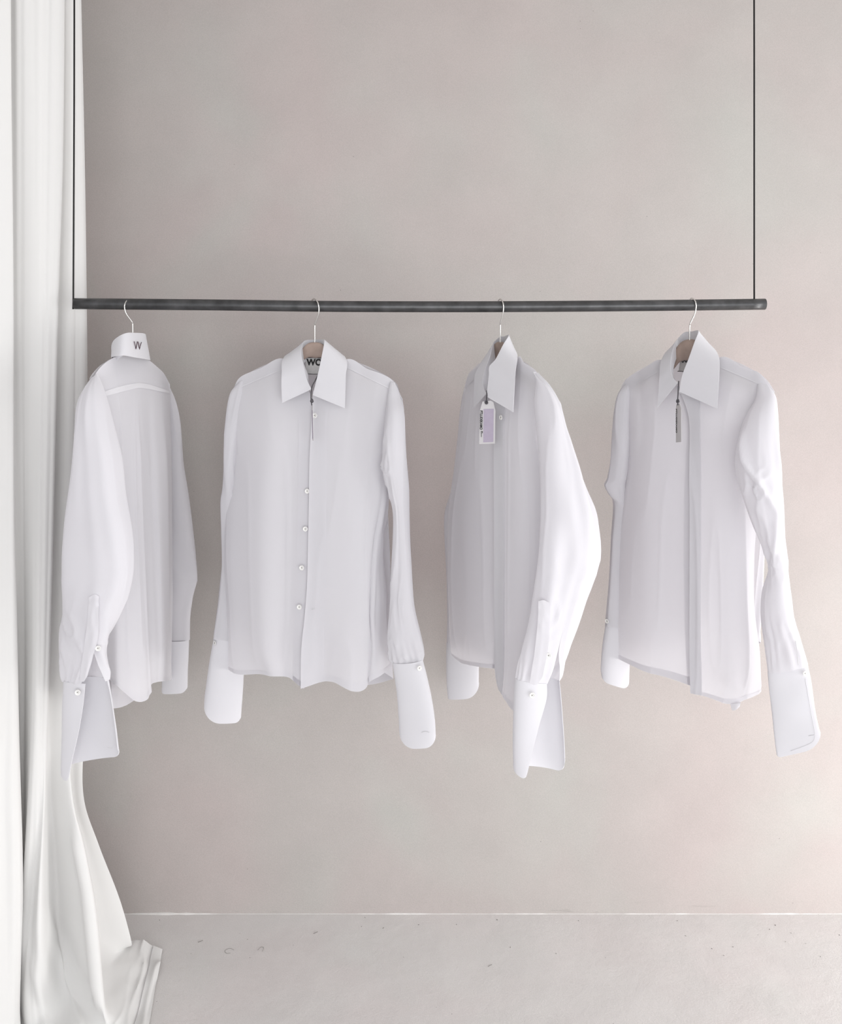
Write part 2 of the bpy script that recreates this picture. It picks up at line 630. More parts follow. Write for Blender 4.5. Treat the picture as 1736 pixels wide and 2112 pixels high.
def frame(p, xdir, zdir):
    x = Vector(xdir).normalized()
    z = Vector(zdir).normalized()
    y = z.cross(x).normalized()
    x = y.cross(z)
    return Matrix(((x.x, y.x, z.x, p[0]), (x.y, y.y, z.y, p[1]), (x.z, y.z, z.z, p[2]), (0, 0, 0, 1)))


def poly_slab(name, pts, nrm, th, mat, parent):
    n_ = len(pts)
    nv = Vector(nrm).normalized() * th
    V = [tuple(p) for p in pts] + [tuple(Vector(p) - nv) for p in pts]
    F = [tuple(range(n_)), tuple(range(2 * n_ - 1, n_ - 1, -1))] + [(i, n_ + i, n_ + (i + 1) % n_, (i + 1) % n_) for i in range(n_)]
    me = bpy.data.meshes.new(name)
    me.from_pydata(V, [], F)
    me.update()
    return link(name, me, mat, parent, smooth=False)


def collar(name, fold, outer, parent, stand=None, bulge=0.004, nu=60):
    """collar leaf between its fold line and its outer edge; stand goes from the fold line down inside the neck"""
    mid = [tuple((np.array(a) * .5 + np.array(b) * .5)) for a, b in zip(fold, outer)]
    G = [fold, mid, outer]
    P = surf(G, nu, 14)
    v = np.linspace(0, 1, 14)[:, None]
    N = normals(P)
    s = orient(P, N)
    P = P + 0 * N
    o = grid_mesh(name, P, M_STIFF, parent, thick=0.0012)
    # stitched edge: a slim raised welt along the outer edge and the two front edges
    if stand is not None:
        Q = surf([fold, stand], nu, 8)
        grid_mesh('collar_stand', Q, M_STIFF, parent, thick=0.0012)
    return o, P


def strip(name, P, u0, u1, v0, v1, d, parent, mat=None, thick=0.0):
    nv, nu = P.shape[:2]
    a, b = int(u0 * (nu - 1)), int(math.ceil(u1 * (nu - 1))) + 1
    c, e = int(v0 * (nv - 1)), int(math.ceil(v1 * (nv - 1))) + 1
    Q = off(P, d)[c:e, a:b]
    return grid_mesh(name, Q, mat or M_SHIRT, parent, thick=thick)


def hem(P, parent, rows=2, d=0.0008):
    Q = off(P, d)[-rows - 1:]
    return grid_mesh('hem', Q, M_SHIRT, parent)

sin, pi = np.sin, math.pi


def yoke(P, u0, u1, line, parent, d=.0007, n=36, m=7):
    """second layer over the shoulder: the top of a body panel down to a seam that runs along the pixel polyline"""
    nv, nu = P.shape[:2]
    lx, ly = zip(*line)
    Q = np.zeros((m, n, 3))
    D = off(P, d)
    px = P[..., 0] / P[..., 1] * FPX + CX
    py = (CAMZ - P[..., 2]) / P[..., 1] * FPX + HY
    for j, u in enumerate(np.linspace(u0, u1, n)):
        x = u * (nu - 1)
        a = min(int(x), nu - 2)
        f = x - a
        col = D[:, a] * (1 - f) + D[:, a + 1] * f
        qx = px[:, a] * (1 - f) + px[:, a + 1] * f
        qy = py[:, a] * (1 - f) + py[:, a + 1] * f
        g = qy - np.interp(qx, lx, ly)
        w = np.where(g > 0)[0]
        e = int(w[0]) if len(w) else 1
        e = max(e, 1)
        v1 = e - 1 + (0 - g[e - 1]) / max(g[e] - g[e - 1], 1e-6) if g[e - 1] < 0 else .2
        vs = np.linspace(0, v1, m)
        for k in range(3):
            Q[:, j, k] = np.interp(vs, np.arange(nv), col[:, k])
    o = grid_mesh('yoke', Q, M_SHIRT, parent)
    a = Q[-2] if m > 7 else Q[-1] * .7 + Q[-2] * .3
    S2 = off(np.stack([a, Q[-1] + (Q[-1] - a) * .35]), .0011)
    grid_mesh('seam', S2, M_SEAM, o)
    return o


def waves(A, k, ph, seed, grow=1.0, jit=0.6, su=5, sv=3, An=0.004):
    """soft vertical folds that deepen towards the hem, plus small irregular dents"""
    def f(U, V):
        w = U + 0.06 * noise2(U, V, 2, 3, seed + 9)
        return A * (V ** grow) * sin(2 * pi * (k * w + ph)) * (1 + jit * noise2(U, V, 3, 2, seed)) + An * noise2(U, V, su, sv, seed + 1) + .0022 * (ridge(U, V, 6, 1.6, seed + 4, 6) - .2) * np.clip(V * 5, 0, 1)
    return f


def body_rows(pl, rows, ns):
    """rows of pixels + one n per column (or per row) -> control grid on the shirt's plane"""
    G = []
    for i, r in enumerate(rows):
        nn = ns[i] if isinstance(ns[0], (list, tuple)) else ns
        G.append([pl.p(a[0], a[1], b) for a, b in zip(r, nn)])
    return G


def at_y(y, xs):
    return [(x, y) for x in xs]


def ridge(U, V, su, sv, seed, p=4):
    """thin raised crease lines"""
    return (1 - np.abs(noise2(U, V, su, sv, seed))) ** p


def sleeve_fold(A, k, seed, An=0.0035):
    def f(U, V):
        return A * sin(2 * pi * (k * U + 0.35 * V)) * V * (1 - V * .3) * (1 + noise2(U, V, 4, 3, seed)) + An * noise2(U, V, 6, 7, seed + 1) + .0030 * (ridge(U, V, 7, 2.2, seed + 3) - .3) * np.clip(V * 6, 0, 1)
    return f


def crumple(P0, spots, seed):
    """small sharp wrinkles round (u, v, radius u, radius v, height)"""
    def f(U, V):
        r = P0(U, V)
        for i, (u0, v0, ru, rv, a) in enumerate(spots):
            w = np.exp(-((U - u0) / ru) ** 2 - ((V - v0) / rv) ** 2)
            r = r + a * w * (ridge(U + .5 * V, V - .3 * U, 13, 18, seed + i, 3) - .4)
        return r
    return f


def gathers(P0, A=0.0022, k=14, seed=1):
    """little pleats where the sleeve is gathered into the cuff"""
    def f(U, V):
        g = np.clip((V - .80) / .2, 0, 1)
        return A * g ** 1.5 * sin(2 * pi * (k * U + .8 * noise2(U, V, 5, 3, seed)))
    return lambda U, V: (P0(U, V) + f(U, V)) * (1 - .75 * np.clip((V - .965) / .035, 0, 1))


# ================================================================== SHIRT B: front view, second from the curtain
plB = Plane(648, 2.0, 12)
NB = (plB.N[0], plB.N[1], 0)
hanger('taupe hanger holding the white shirt that shows a black lettered neck label', 650, plB,
       [(488, 806), (530, 781), (588, 748), (618, 722), (634, 707), (649, 704), (664, 707), (682, 722), (712, 748), (770, 779), (812, 806)],
       [(641, 627, .0165), (643, 620, .013), (648, 616.5, .0), (655, 624, -.0165), (657.5, 637, -.016), (656, 650, -.012), (650, 667, -.003), (649, 675, 0), (649, 712, 0)], (33, 16))
shB = root('dress_shirt', 'white shirt facing forward with black lettered neck label and wide pointed collar', 'shirt', P3(648, 745, 2.0), 'white shirts on the rail')
# --- left front panel (carries the buttons), right front panel laps over it
rows = [
    [(479, 816), (495, 779), (540, 758), (588, 741), (634, 806)],
    at_y(862, (475, 492, 540, 595, 664)),
    at_y(950, (470, 489, 538, 595, 662)),
    at_y(1050, (464, 484, 534, 594, 658)),
    at_y(1150, (461, 482, 534, 592, 656)),
    at_y(1260, (468, 488, 536, 590, 650)),
    at_y(1340, (472, 491, 538, 588, 645)),
    [(476, 1380), (497, 1393), (553, 1391), (592, 1400), (628, 1417)],
]
ns = [[0, .002, .004, .006, .034], [-.02, .026, .046, .048, .042]] + [[-.035, .012, .045, .050, .044]] * 5 + [[-.035, .014, .046, .052, .044]]
PL = surf(body_rows(plB, rows, ns), 64, 90, waves(.006, 2.2, .1, 11))
fl = grid_mesh('front_panel', PL, M_SHIRT, shB)
hem(PL, fl)
rows = [
    [(645, 806), (712, 742), (760, 762), (806, 783), (830, 822)],
    at_y(862, (642, 690, 745, 800, 832)),
    at_y(950, (638, 690, 745, 792, 815)),
    at_y(1035, (637, 690, 745, 790, 802)),
    at_y(1120, (635, 690, 742, 780, 788)),
    at_y(1200, (633, 688, 745, 776, 791)),
    at_y(1270, (628, 686, 748, 774, 795)),
    at_y(1340, (622, 686, 748, 778, 799)),
    [(621, 1419), (684, 1407), (742, 1426), (776, 1400), (802, 1375)],
]
ns = [[.036, .006, .004, .002, 0], [.054, .054, .05, .036, -.01]] + [[.056, .056, .050, .032, -.028]] * 3 + [[.058, .056, .050, .035, -.028]] * 3 + [[.058, .056, .054, .035, -.028]]


def dentB(U, V):
    # the pressed ridge that runs from the armpit to the hem, bent at mid height
    ridge = .66 + .10 * np.exp(-((V - .35) / .25) ** 2) - .03 * V
    d = (U - ridge) / .045
    return (waves(.006, 1.8, .55, 21)(U, V) - .008 * np.exp(-d * d) * np.clip((V - .22) * 4, 0, 1)
            + .004 * noise2(U, V, 14, 12, 5) * np.clip((U - .65) * 4, 0, 1) * np.clip((V - .15) * 3, 0, 1))


PR = surf(body_rows(plB, rows, ns), 64, 90, dentB)
fr = grid_mesh('front_panel', PR, M_SHIRT, shB)
hem(PR, fr)
strip('placket', PR, 0, .17, .03, 1, .0010, shB)
strip('placket', PL, .84, 1, .03, 1, .0008, shB)
# back panel, from the right side seam round behind to the left one
rows = [
    [(830, 822), (806, 783), (712, 742), (588, 741), (495, 779), (479, 816)],
    at_y(862, (826, 800, 700, 600, 500, 477)),
    at_y(950, (812, 790, 700, 600, 500, 472)),
    at_y(1050, (803, 785, 700, 600, 500, 466)),
    at_y(1150, (806, 785, 700, 600, 500, 464)),
    at_y(1260, (809, 790, 700, 600, 500, 470)),
    [(801, 1385), (800, 1404), (735, 1410), (600, 1392), (510, 1385), (478, 1375)],
]
ns = [[0, -.002, -.01, -.01, -.002, 0]] + [[-.022, -.05, -.075, -.075, -.05, -.022]] + [[-.036, -.07, -.095, -.095, -.07, -.036]] * 5
PBk = surf(body_rows(plB, rows, ns), 60, 60, waves(.006, 3, .3, 31))
bk = grid_mesh('back_panel', PBk, M_SHIRT, shB)
hem(PBk, bk)
# yoke: second layer over the shoulders, its front seam just below the ridge
yoke(PL, .06, .74, [(470, 812), (499, 798), (583, 762), (600, 755)], shB)
yoke(PR, .26, .94, [(700, 752), (718, 760), (789, 795), (830, 815)], shB)
# collar
Y = lambda px, n: plB.Y(px, n)
fold = [(642, 803, Y(642, .062)), (632, 782, Y(632, .058)), (624.5, 752, Y(624, .046)), (620.5, 724, Y(621, .022)), (627, 704, Y(627, -.012)), (647, 701, Y(647, -.034)),
        (664, 701, Y(664, -.016)), (669, 704, Y(669, .018)), (663, 738, Y(663, .044)), (655, 775, Y(655, .058)), (645, 815, Y(645, .066))]
outer = [(582, 831, Y(582, .062)), (580.5, 800, Y(582, .060)), (581, 770, Y(581, .052)), (583, 742, Y(583, .022)), (600, 730, Y(600, -.03)), (648, 742, Y(648, -.055)),
         (700, 731, Y(700, -.03)), (715, 746, Y(715, .022)), (713, 775, Y(713, .054)), (712, 806, Y(712, .064)), (711, 842, Y(711, .066))]
stand = [(640, 806, Y(640, .052)), (636, 790, Y(636, .046)), (634, 770, Y(634, .036)), (626, 752, Y(626, .012)), (632, 745, Y(632, -.012)), (648, 747, Y(648, -.028)),
         (664, 746, Y(664, -.014)), (668, 752, Y(668, .012)), (662, 770, Y(662, .036)), (655, 795, Y(655, .05)), (647, 816, Y(647, .058))]
collar('collar', fold, outer, shB, stand)
# woven label sewn inside the back neck
lb = root('tmp', '', '', (0, 0, 0))
bpy.data.objects.remove(lb)
lp = [P3(*plB.p(629, 738, -.012)), P3(*plB.p(666, 739, -.012)), P3(*plB.p(664, 772, -.010)), P3(*plB.p(631, 771, -.010))]
lab = poly_slab('woven_label', [lp[3], lp[2], lp[1], lp[0]], NB, .0008, M_LABEL, shB)
text_mesh('lettering', 'WOe', .0205, M_BLACK, lab, frame(Vector(P3(*plB.p(632.5, 753, -.0112))), plB.T + (-.02,), NB), .045, 0.98)
bar('stitching', [P3(*plB.p(629, 738, -.0108)), P3(*plB.p(648, 737, -.0108)), P3(*plB.p(666, 739, -.0108))], .0008, M_BLACK, lab, 5, 3)
bar('stitching', [P3(*plB.p(631, 771, -.009)), P3(*plB.p(648, 772, -.009)), P3(*plB.p(664, 771, -.009))], .0006, M_BLACK, lab, 5, 3)
for (bx, by, bn) in ((649, 857, .066), (633.5, 1013, .053), (629.5, 1091, .055), (622, 1171, .056), (617, 1252, .057)):
    button(bx, by, Y(bx, bn), (NB[0], NB[1], .05), shB, .0060)
bar('buttonhole', [P3(642, 1257, Y(642, .064)), P3(650, 1256, Y(650, .064))], .0005, M_STITCH, shB, 5, 2)

# --- right sleeve (viewer's right), hangs free beside the body
SR_ = [
    (805, 786, 1.955, 812, 790, 1.950, .004),
    (800, 812, 1.945, 823, 819, 1.935, .020),
    (795, 850, 1.925, 833.5, 851, 1.92, .040),
    (791, 905, 1.915, 836.5, 905, 1.91, .046),
    (790, 960, 1.915, 839, 960, 1.91, .044),
    (804, 1012, 1.92, 841, 1012, 1.91, .036),
    (814, 1060, 1.92, 842.5, 1060, 1.91, .032),
    (811, 1150, 1.92, 846, 1150, 1.91, .032),
    (808, 1240, 1.92, 849, 1240, 1.905, .032),
    (806, 1300, 1.92, 859, 1300, 1.90, .032),
    (808, 1340, 1.915, 867, 1340, 1.895, .030),
    (812, 1366, 1.91, 871, 1362, 1.89, .022),
]
PS = tube_pts(SR_, 72, 140, crumple(gathers(sleeve_fold(.005, 2.0, 3), .0024, 13, 2), [(.90, .38, .12, .09, .010), (.75, .90, .2, .06, .006), (.85, .72, .15, .1, .004)], 201))
grid_mesh('sleeve', PS, M_SHIRT, shB)


def drop_leaf(P, d, t1=.30):
    """let the front leaf of an open cuff hang d metres lower than the back one"""
    Q = P.copy()
    t = np.clip(1 - np.linspace(0, 1, P.shape[1]) / t1, 0, 1)
    t = t * t * (3 - 2 * t)
    Q[..., 2] -= d * t[None] * np.linspace(0, 1, P.shape[0])[:, None] ** 1.5
    return Q


def rounded_bottom(P, L, Rr, fr=.5):
    """pull the lower edge of a closed cuff into rounded corners: radius L at its left end, Rr at its right end (metres)"""
    Q = P.copy()
    bot = P[-1]
    a, b = bot[:, 0].min(), bot[:, 0].max()
    x = bot[:, 0]
    up = np.zeros(len(x))
    for d, r in ((x - a, L), (b - x, Rr)):
        if r > 0:
            up += np.where(d < r, r - np.sqrt(np.maximum(r * r - (r - d) ** 2, 0)), 0)
    v = np.clip((np.linspace(0, 1, P.shape[0])[:, None] - fr) / (1 - fr), 0, 1) ** 1.5
    Q[..., 2] += v * np.minimum(up, .09)[None]
    return Q


CR_ = [
    (811, 1364, 1.908, 871, 1361, 1.888, .023, 0, 0),
    (815, 1400, 1.905, 881, 1398, 1.885, .022, 0, 0),
    (820, 1440, 1.90, 890, 1440, 1.88, .020, 0, 0),
    (823, 1490, 1.90, 896, 1490, 1.875, .018, 0, 0),
    (824, 1538, 1.90, 898, 1538, 1.87, .016, 0, 0),
]
P = rounded_bottom(tube_pts(CR_, 61, 40, lambda U, V: .0015 * noise2(U, V, 4, 3, 6), .9), .034, .022)
cf = grid_mesh('cuff', P, M_STIFF, shB, thick=.0013)
button(864.5, 1378, 1.862, (.45, -.9, 0), cf, .0058)
bar('buttonhole', [P3(869, 1511, 1.862), P3(877, 1509, 1.862), P3(885, 1511, 1.864)], .0005, M_STITCH, cf, 5, 3)
# --- left sleeve: falls behind the body and swings back out at the cuff
SL_ = [
    (492, 790, 2.04, 502, 786, 2.03, .004),
    (479, 816, 2.045, 500, 815, 2.025, .016),
    (473.5, 880, 2.045, 492, 880, 2.02, .020),
    (469, 950, 2.05, 484, 950, 2.03, .020),
    (465, 1005, 2.06, 484, 1005, 2.05, .020),
    (458, 1036, 2.075, 490, 1040, 2.075, .024),
    (458, 1090, 2.095, 508, 1090, 2.10, .026),
    (458, 1160, 2.10, 512, 1160, 2.11, .026),
    (450, 1245, 2.10, 512, 1245, 2.11, .026),
    (441, 1315, 2.09, 508, 1318, 2.11, .026),
]
PS2 = tube_pts(SL_, 50, 90, sleeve_fold(.004, 2.0, 7))
grid_mesh('sleeve', PS2, M_SHIRT, shB)
CL_ = [
    (440.5, 1315, 2.09, 509, 1318, 2.11, .024, .02, .02),
    (433, 1360, 2.088, 504, 1362, 2.108, .022, .02, .02),
    (426, 1410, 2.085, 501, 1410, 2.105, .020, .02, .02),
    (422, 1450, 2.083, 498.5, 1450, 2.10, .018, .02, .02),
    (420.5, 1487, 2.08, 496.5, 1487, 2.10, .018, .02, .02),
]
P = rounded_bottom(tube_pts(CL_, 61, 40, lambda U, V: .0012 * noise2(U, V, 4, 3, 16), .9), .042, .012)
cf = grid_mesh('cuff', P, M_STIFF, shB, thick=.0013)
button(443, 1326, 2.075, (-.8, -.6, 0), cf, .0052)

# ================================================================== SHIRT D: front view, last on the right
plD = Plane(1424, 2.0, 53)
ND = (plD.N[0], plD.N[1], 0)
Y = lambda px, n: plD.Y(px, n)
hanger('taupe hanger nearest the free end of the rail', 1427, plD,
       [(1297, 797), (1330, 772), (1366, 748), (1385, 730), (1402, 706), (1420, 698), (1438, 702), (1455, 722), (1484, 748), (1540, 772), (1580, 800)],
       [(1419, 626, .0165), (1422, 619, .013), (1427, 615, .0), (1433.5, 622, -.0165), (1435, 634, -.016), (1432, 648, -.012), (1423.5, 666, -.003), (1422, 674, 0), (1422, 706, 0)], (46, 20))
shD = root('dress_shirt', 'white shirt under the free end of the rail, half turned, one long cuff swung outward', 'shirt', P3(1424, 745, 2.0), 'white shirts on the rail')
rows = [
    [(1277, 814), (1293, 780), (1325, 763), (1366, 743), (1398, 792)],
    at_y(862, (1284, 1301, 1335, 1375, 1443)),
    at_y(950, (1283, 1300, 1330, 1375, 1441)),
    at_y(1050, (1275, 1290, 1325, 1372, 1437)),
    at_y(1150, (1263, 1279, 1320, 1370, 1436)),
    at_y(1250, (1256, 1271, 1318, 1368, 1440)),
    at_y(1305, (1250, 1268, 1318, 1368, 1440)),
    [(1252, 1334), (1272, 1358), (1325, 1383), (1370, 1397), (1447, 1424)],
]
ns = [[0, .002, .004, .006, .034], [-.015, .018, .032, .036, .034]] + [[-.03, .006, .030, .036, .034]] * 6
PL = surf(body_rows(plD, rows, ns), 64, 90, waves(.004, 1.8, .2, 41, An=.003))
fl = grid_mesh('front_panel', PL, M_SHIRT, shD)
hem(PL, fl)
rows = [
    [(1402, 802), (1483, 738), (1530, 756), (1568, 771), (1594, 808)],
    at_y(862, (1421, 1462, 1505, 1550, 1585)),
    at_y(950, (1421, 1462, 1500, 1535, 1570)),
    at_y(1050, (1421, 1462, 1502, 1535, 1562)),
    at_y(1150, (1421, 1462, 1502, 1537, 1553)),
    at_y(1250, (1421, 1462, 1504, 1540, 1552)),
    at_y(1340, (1421, 1463, 1506, 1545, 1563)),
    at_y(1395, (1422, 1463, 1506, 1546, 1565)),
    [(1423, 1430), (1462, 1440), (1505, 1452), (1540, 1445), (1564.5, 1425)],
]
ns = [[.038, .006, .004, .002, 0], [.046, .046, .042, .026, -.005]] + [[.048, .046, .040, .022, -.02]] * 7
PR = surf(body_rows(plD, rows, ns), 64, 90, waves(.004, 1.6, .6, 51, An=.003))
fr = grid_mesh('front_panel', PR, M_SHIRT, shD)
hem(PR, fr)
strip('placket', PR, 0, .13, .03, 1, .0014, shD, thick=.0010)
strip('placket', PL, .92, 1, .03, 1, .0008, shD)
# turned up corner of the hem
hc = surf([[(1506, 1452, Y(1506, .040)), (1516, 1451, Y(1516, .040)), (1527, 1449, Y(1527, .038))], [(1509.5, 1465.5, Y(1510, .034)), (1517, 1464, Y(1518, .034)), (1525, 1457, Y(1524, .032))]], 10, 4)
grid_mesh('hem', hc, M_SHIRT, shD, thick=.001)
rows = [
    [(1594, 808), (1568, 771), (1483, 738), (1366, 743), (1293, 780), (1277, 814)],
    at_y(862, (1590, 1575, 1500, 1380, 1310, 1284)),
    at_y(950, (1580, 1572, 1500, 1380, 1310, 1286)),
    at_y(1050, (1572, 1570, 1505, 1380, 1310, 1280)),
    at_y(1130, (1570, 1573, 1510, 1380, 1300, 1268)),
    at_y(1220, (1562, 1570, 1510, 1380, 1296, 1260)),
    at_y(1290, (1556, 1563, 1510, 1380, 1290, 1255)),
    [(1552, 1318), (1560, 1330), (1512, 1390), (1390, 1392), (1292, 1365), (1255, 1332)],
]
ns = [[0, -.002, -.01, -.01, -.002, 0]] + [[-.02, -.04, -.065, -.065, -.04, -.02]] + [[-.03, -.055, -.08, -.08, -.055, -.03]] * 6
PBk = surf(body_rows(plD, rows, ns), 60, 60, waves(.004, 3, .3, 61))
bk = grid_mesh('back_panel', PBk, M_SHIRT, shD)
hem(PBk, bk)
yoke(PL, .06, .74, [(1270, 815), (1292, 803), (1362, 765), (1380, 757)], shD)
yoke(PR, .26, .94, [(1470, 750), (1490, 760), (1558, 789), (1600, 808)], shD)
fold = [(1397, 790, Y(1397, .062)), (1386, 776, Y(1386, .056)), (1382, 752, Y(1382, .046)), (1386, 727, Y(1386, .026)), (1394, 704, Y(1394, .0)), (1411, 686, Y(1411, -.035)),
        (1426, 684, Y(1426, -.032)), (1440, 682.5, Y(1440, -.004)), (1432, 706, Y(1432, .030)), (1420, 740, Y(1420, .050)), (1407, 774, Y(1407, .062)), (1400.5, 808, Y(1400, .068))]
outer = [(1355.5, 840, Y(1356, .056)), (1358, 808, Y(1358, .054)), (1360, 775, Y(1360, .046)), (1363, 745, Y(1363, .022)), (1378, 722, Y(1378, -.02)), (1402, 722, Y(1402, -.055)),
         (1440, 722, Y(1440, -.06)), (1468, 717, Y(1468, -.03)), (1482.5, 738, Y(1482, .022)), (1483, 770, Y(1483, .05)), (1481, 806, Y(1481, .060)), (1479, 843, Y(1479, .062))]
stand = [(1396, 796, Y(1396, .05)), (1390, 786, Y(1390, .044)), (1388, 764, Y(1388, .034)), (1392, 745, Y(1392, .012)), (1398, 735, Y(1398, -.006)), (1412, 730, Y(1412, -.026)),
         (1428, 728, Y(1428, -.026)), (1436, 730, Y(1436, -.004)), (1432, 745, Y(1432, .022)), (1422, 765, Y(1422, .042)), (1410, 790, Y(1410, .054)), (1403, 812, Y(1403, .06))]
collar('collar', fold, outer, shD, stand)
lp = [P3(*plD.p(1403.5, 735, -.012)), P3(*plD.p(1422, 730, -.012)), P3(*plD.p(1422, 768, -.010)), P3(*plD.p(1399, 766, -.010))]
lab = poly_slab('woven_label', [lp[3], lp[2], lp[1], lp[0]], ND, .0008, M_LABEL, shD)
text_mesh('lettering', 'WOe', .0190, M_BLACK, lab, frame(Vector(P3(*plD.p(1404.5, 752, -.0112))), plD.T + (.05,), ND), .022, 0.98)
bar('stitching', [P3(*plD.p(1403.5, 734.5, -.0105)), P3(*plD.p(1413, 733.5, -.0105)), P3(*plD.p(1422, 730, -.0105))], .0011, M_BLACK, lab, 5, 3)
bar('stitching', [P3(*plD.p(1397, 765.5, -.0090)), P3(*plD.p(1405, 766, -.0090)), P3(*plD.p(1414, 767, -.0090))], .0008, M_BLACK, lab, 5, 3)
for (bx, by) in ((1434, 1012), (1433, 1092), (1432, 1190)):
    button(bx, by, Y(bx, .037), ND, shD, .0056)
# near sleeve
SR_ = [
    (1560, 786, 1.865, 1580, 786, 1.86, .006),
    (1557, 822, 1.85, 1599, 813, 1.835, .030),
    (1542, 852, 1.835, 1603.5, 848, 1.815, .045),
    (1530, 890, 1.82, 1606, 890, 1.80, .050),
    (1522, 946, 1.81, 1609, 946, 1.79, .052),
    (1522.5, 980, 1.805, 1611, 982, 1.785, .052),
    (1532, 1022, 1.80, 1613.5, 1024, 1.78, .048),
    (1549, 1072, 1.80, 1618, 1072, 1.78, .042),
    (1568, 1118, 1.80, 1622, 1120, 1.78, .038),
    (1584, 1155, 1.80, 1625, 1155, 1.78, .034),
    (1585, 1182, 1.80, 1627, 1185, 1.78, .034),
    (1574, 1222, 1.80, 1629.5, 1225, 1.78, .036),
    (1571, 1270, 1.80, 1633.5, 1268, 1.78, .036),
    (1575, 1320, 1.79, 1646, 1318, 1.775, .034),
    (1583, 1386, 1.785, 1665, 1368, 1.765, .024),
]


def foldD(U, V):
    f0 = gathers(sleeve_fold(.004, 1.6, 23), .0030, 11, 4)(U, V)
    # sharp diagonal creases at the crook of the arm
    f = crumple(lambda a_, b_: f0, [(.86, .40, .14, .10, .010), (.86, .62, .12, .08, .010), (.7, .9, .25, .06, .004)], 211)(U, V)
    for (u0, v0, sl, a, w) in ((.88, .30, -.9, .011, .030), (.78, .38, -1.1, .010, .026), (.72, .54, .6, .008, .026), (.60, .30, -.2, .006, .03)):
        d = (U - u0 - sl * (V - v0)) / w
        f = f + a * np.exp(-d * d) * np.exp(-((V - v0) / .09) ** 2)
    return f


PS = tube_pts(SR_, 72, 120, foldD)
grid_mesh('sleeve', PS, M_SHIRT, shD)
bar('seam', [P3(1640, 1322, 1.738), P3(1644, 1345, 1.738), P3(1646, 1372, 1.742)], .0006, M_STITCH, shD, 5, 4)
CR_ = [
    (1583, 1386, 1.785, 1665.5, 1368, 1.765, .014, 0, 0),
    (1586, 1420, 1.783, 1672, 1408, 1.76, .010, 0, 0),
    (1592, 1470, 1.78, 1680, 1460, 1.755, .008, 0, 0),
    (1597, 1520, 1.778, 1688, 1506, 1.75, .006, 0, 0),
    (1602, 1562, 1.776, 1691, 1541, 1.748, .005, 0, 0),
]
P = rounded_bottom(tube_pts(CR_, 81, 50, lambda U, V: .0014 * noise2(U, V, 5, 4, 26), .8), .006, .030, .6)
cf = grid_mesh('cuff', P, M_STIFF, shD, thick=.0013)
button(1659.5, 1389, 1.745, (.25, -.95, 0), cf, .0060)
sf = lambda pts: [on_surface(P, a, b, .0013) for a, b in pts]
bar('buttonhole', sf([(1667, 1518), (1673, 1517), (1680, 1516)]), .0005, M_STITCH, cf, 5, 3)
bar('stitching', sf([(1660, 1400), (1667, 1440), (1673, 1475), (1679, 1508), (1680, 1520), (1674, 1531), (1655, 1540), (1630, 1549)]), .0003, M_STITCH, cf, 5, 6)
# far sleeve: bent at the elbow, tucked behind the body, only the cuff end shows below
SL_ = [
    (1292, 790, 2.16, 1304, 786, 2.15, .006),
    (1277, 818, 2.165, 1302, 816, 2.14, .022),
    (1270, 870, 2.17, 1301, 872, 2.14, .028),
    (1261, 940, 2.17, 1299, 935, 2.15, .030),
    (1252, 985, 2.17, 1292, 978, 2.15, .026),
    (1245.5, 1000, 2.17, 1288, 1000, 2.155, .020),
    (1255, 1018, 2.175, 1290, 1030, 2.165, .018),
    (1267, 1042, 2.18, 1294, 1060, 2.18, .022),
    (1262, 1120, 2.185, 1300, 1120, 2.19, .024),
    (1257, 1200, 2.185, 1302, 1200, 2.19, .024),
    (1250, 1290, 2.18, 1303, 1292, 2.19, .024),
]
PS2 = tube_pts(SL_, 50, 110, sleeve_fold(.003, 2.0, 17))
grid_mesh('sleeve', PS2, M_SHIRT, shD)
CL_ = [
    (1250, 1290, 2.18, 1303, 1292, 2.19, .022, .02, .02),
    (1243, 1335, 2.178, 1299, 1340, 2.188, .020, .02, .02),
    (1240, 1380, 2.175, 1297, 1384, 2.185, .018, .02, .02),
    (1241, 1404, 2.173, 1296, 1420, 2.183, .016, .02, .02),
]
P = rounded_bottom(tube_pts(CL_, 61, 36, lambda U, V: .001 * noise2(U, V, 4, 3, 36), .9), .012, .022)
cf = grid_mesh('cuff', P, M_STIFF, shD, thick=.0013)
button(1251.5, 1281, 2.168, (-.8, -.6, 0), cf, .0050)

# ================================================================== SHIRT C: front view, strongly turned, third from the curtain
plC = Plane(1033, 2.0, 64)
NC = (plC.N[0], plC.N[1], 0)
Y = lambda px, n: plC.Y(px, n)
hanger('brownish hanger inside the shirt that carries the lilac tag', 1034, plC,
       [(966, 796), (980, 772), (1000, 748), (1012, 724), (1022, 706), (1032, 703), (1041, 706), (1052, 722), (1067, 747), (1095, 770), (1114, 794)],
       [(1026, 628, .0165), (1028, 620, .013), (1032, 617, .0), (1037, 625, -.0165), (1038, 636, -.016), (1036.5, 648, -.012), (1032, 666, -.003), (1031.5, 674, 0), (1031.5, 712, 0)], (46, 18))
shC = root('dress_shirt', 'white shirt turned mostly sideways with lilac tag and one cuff gaping open', 'shirt', P3(1033, 745, 2.0), 'white shirts on the rail')
rows = [
    [(957, 808), (967, 772), (985, 757), (1002, 742), (1010, 822)],
    at_y(862, (949, 957, 975, 1003, 1040)),
    at_y(950, (939, 948, 970, 1000, 1040)),
    at_y(1060, (925, 935, 962, 998, 1040)),
    at_y(1180, (924, 934, 962, 998, 1040)),
    at_y(1280, (927, 937, 962, 998, 1040)),
    at_y(1325, (930, 939, 964, 998, 1040)),
    [(934, 1350), (946, 1366), (966, 1371), (990, 1375), (1038, 1382)],
]
ns = [[0, .002, .004, .006, .034], [-.004, .012, .022, .030, .028]] + [[-.006, .012, .026, .032, .026]] * 6
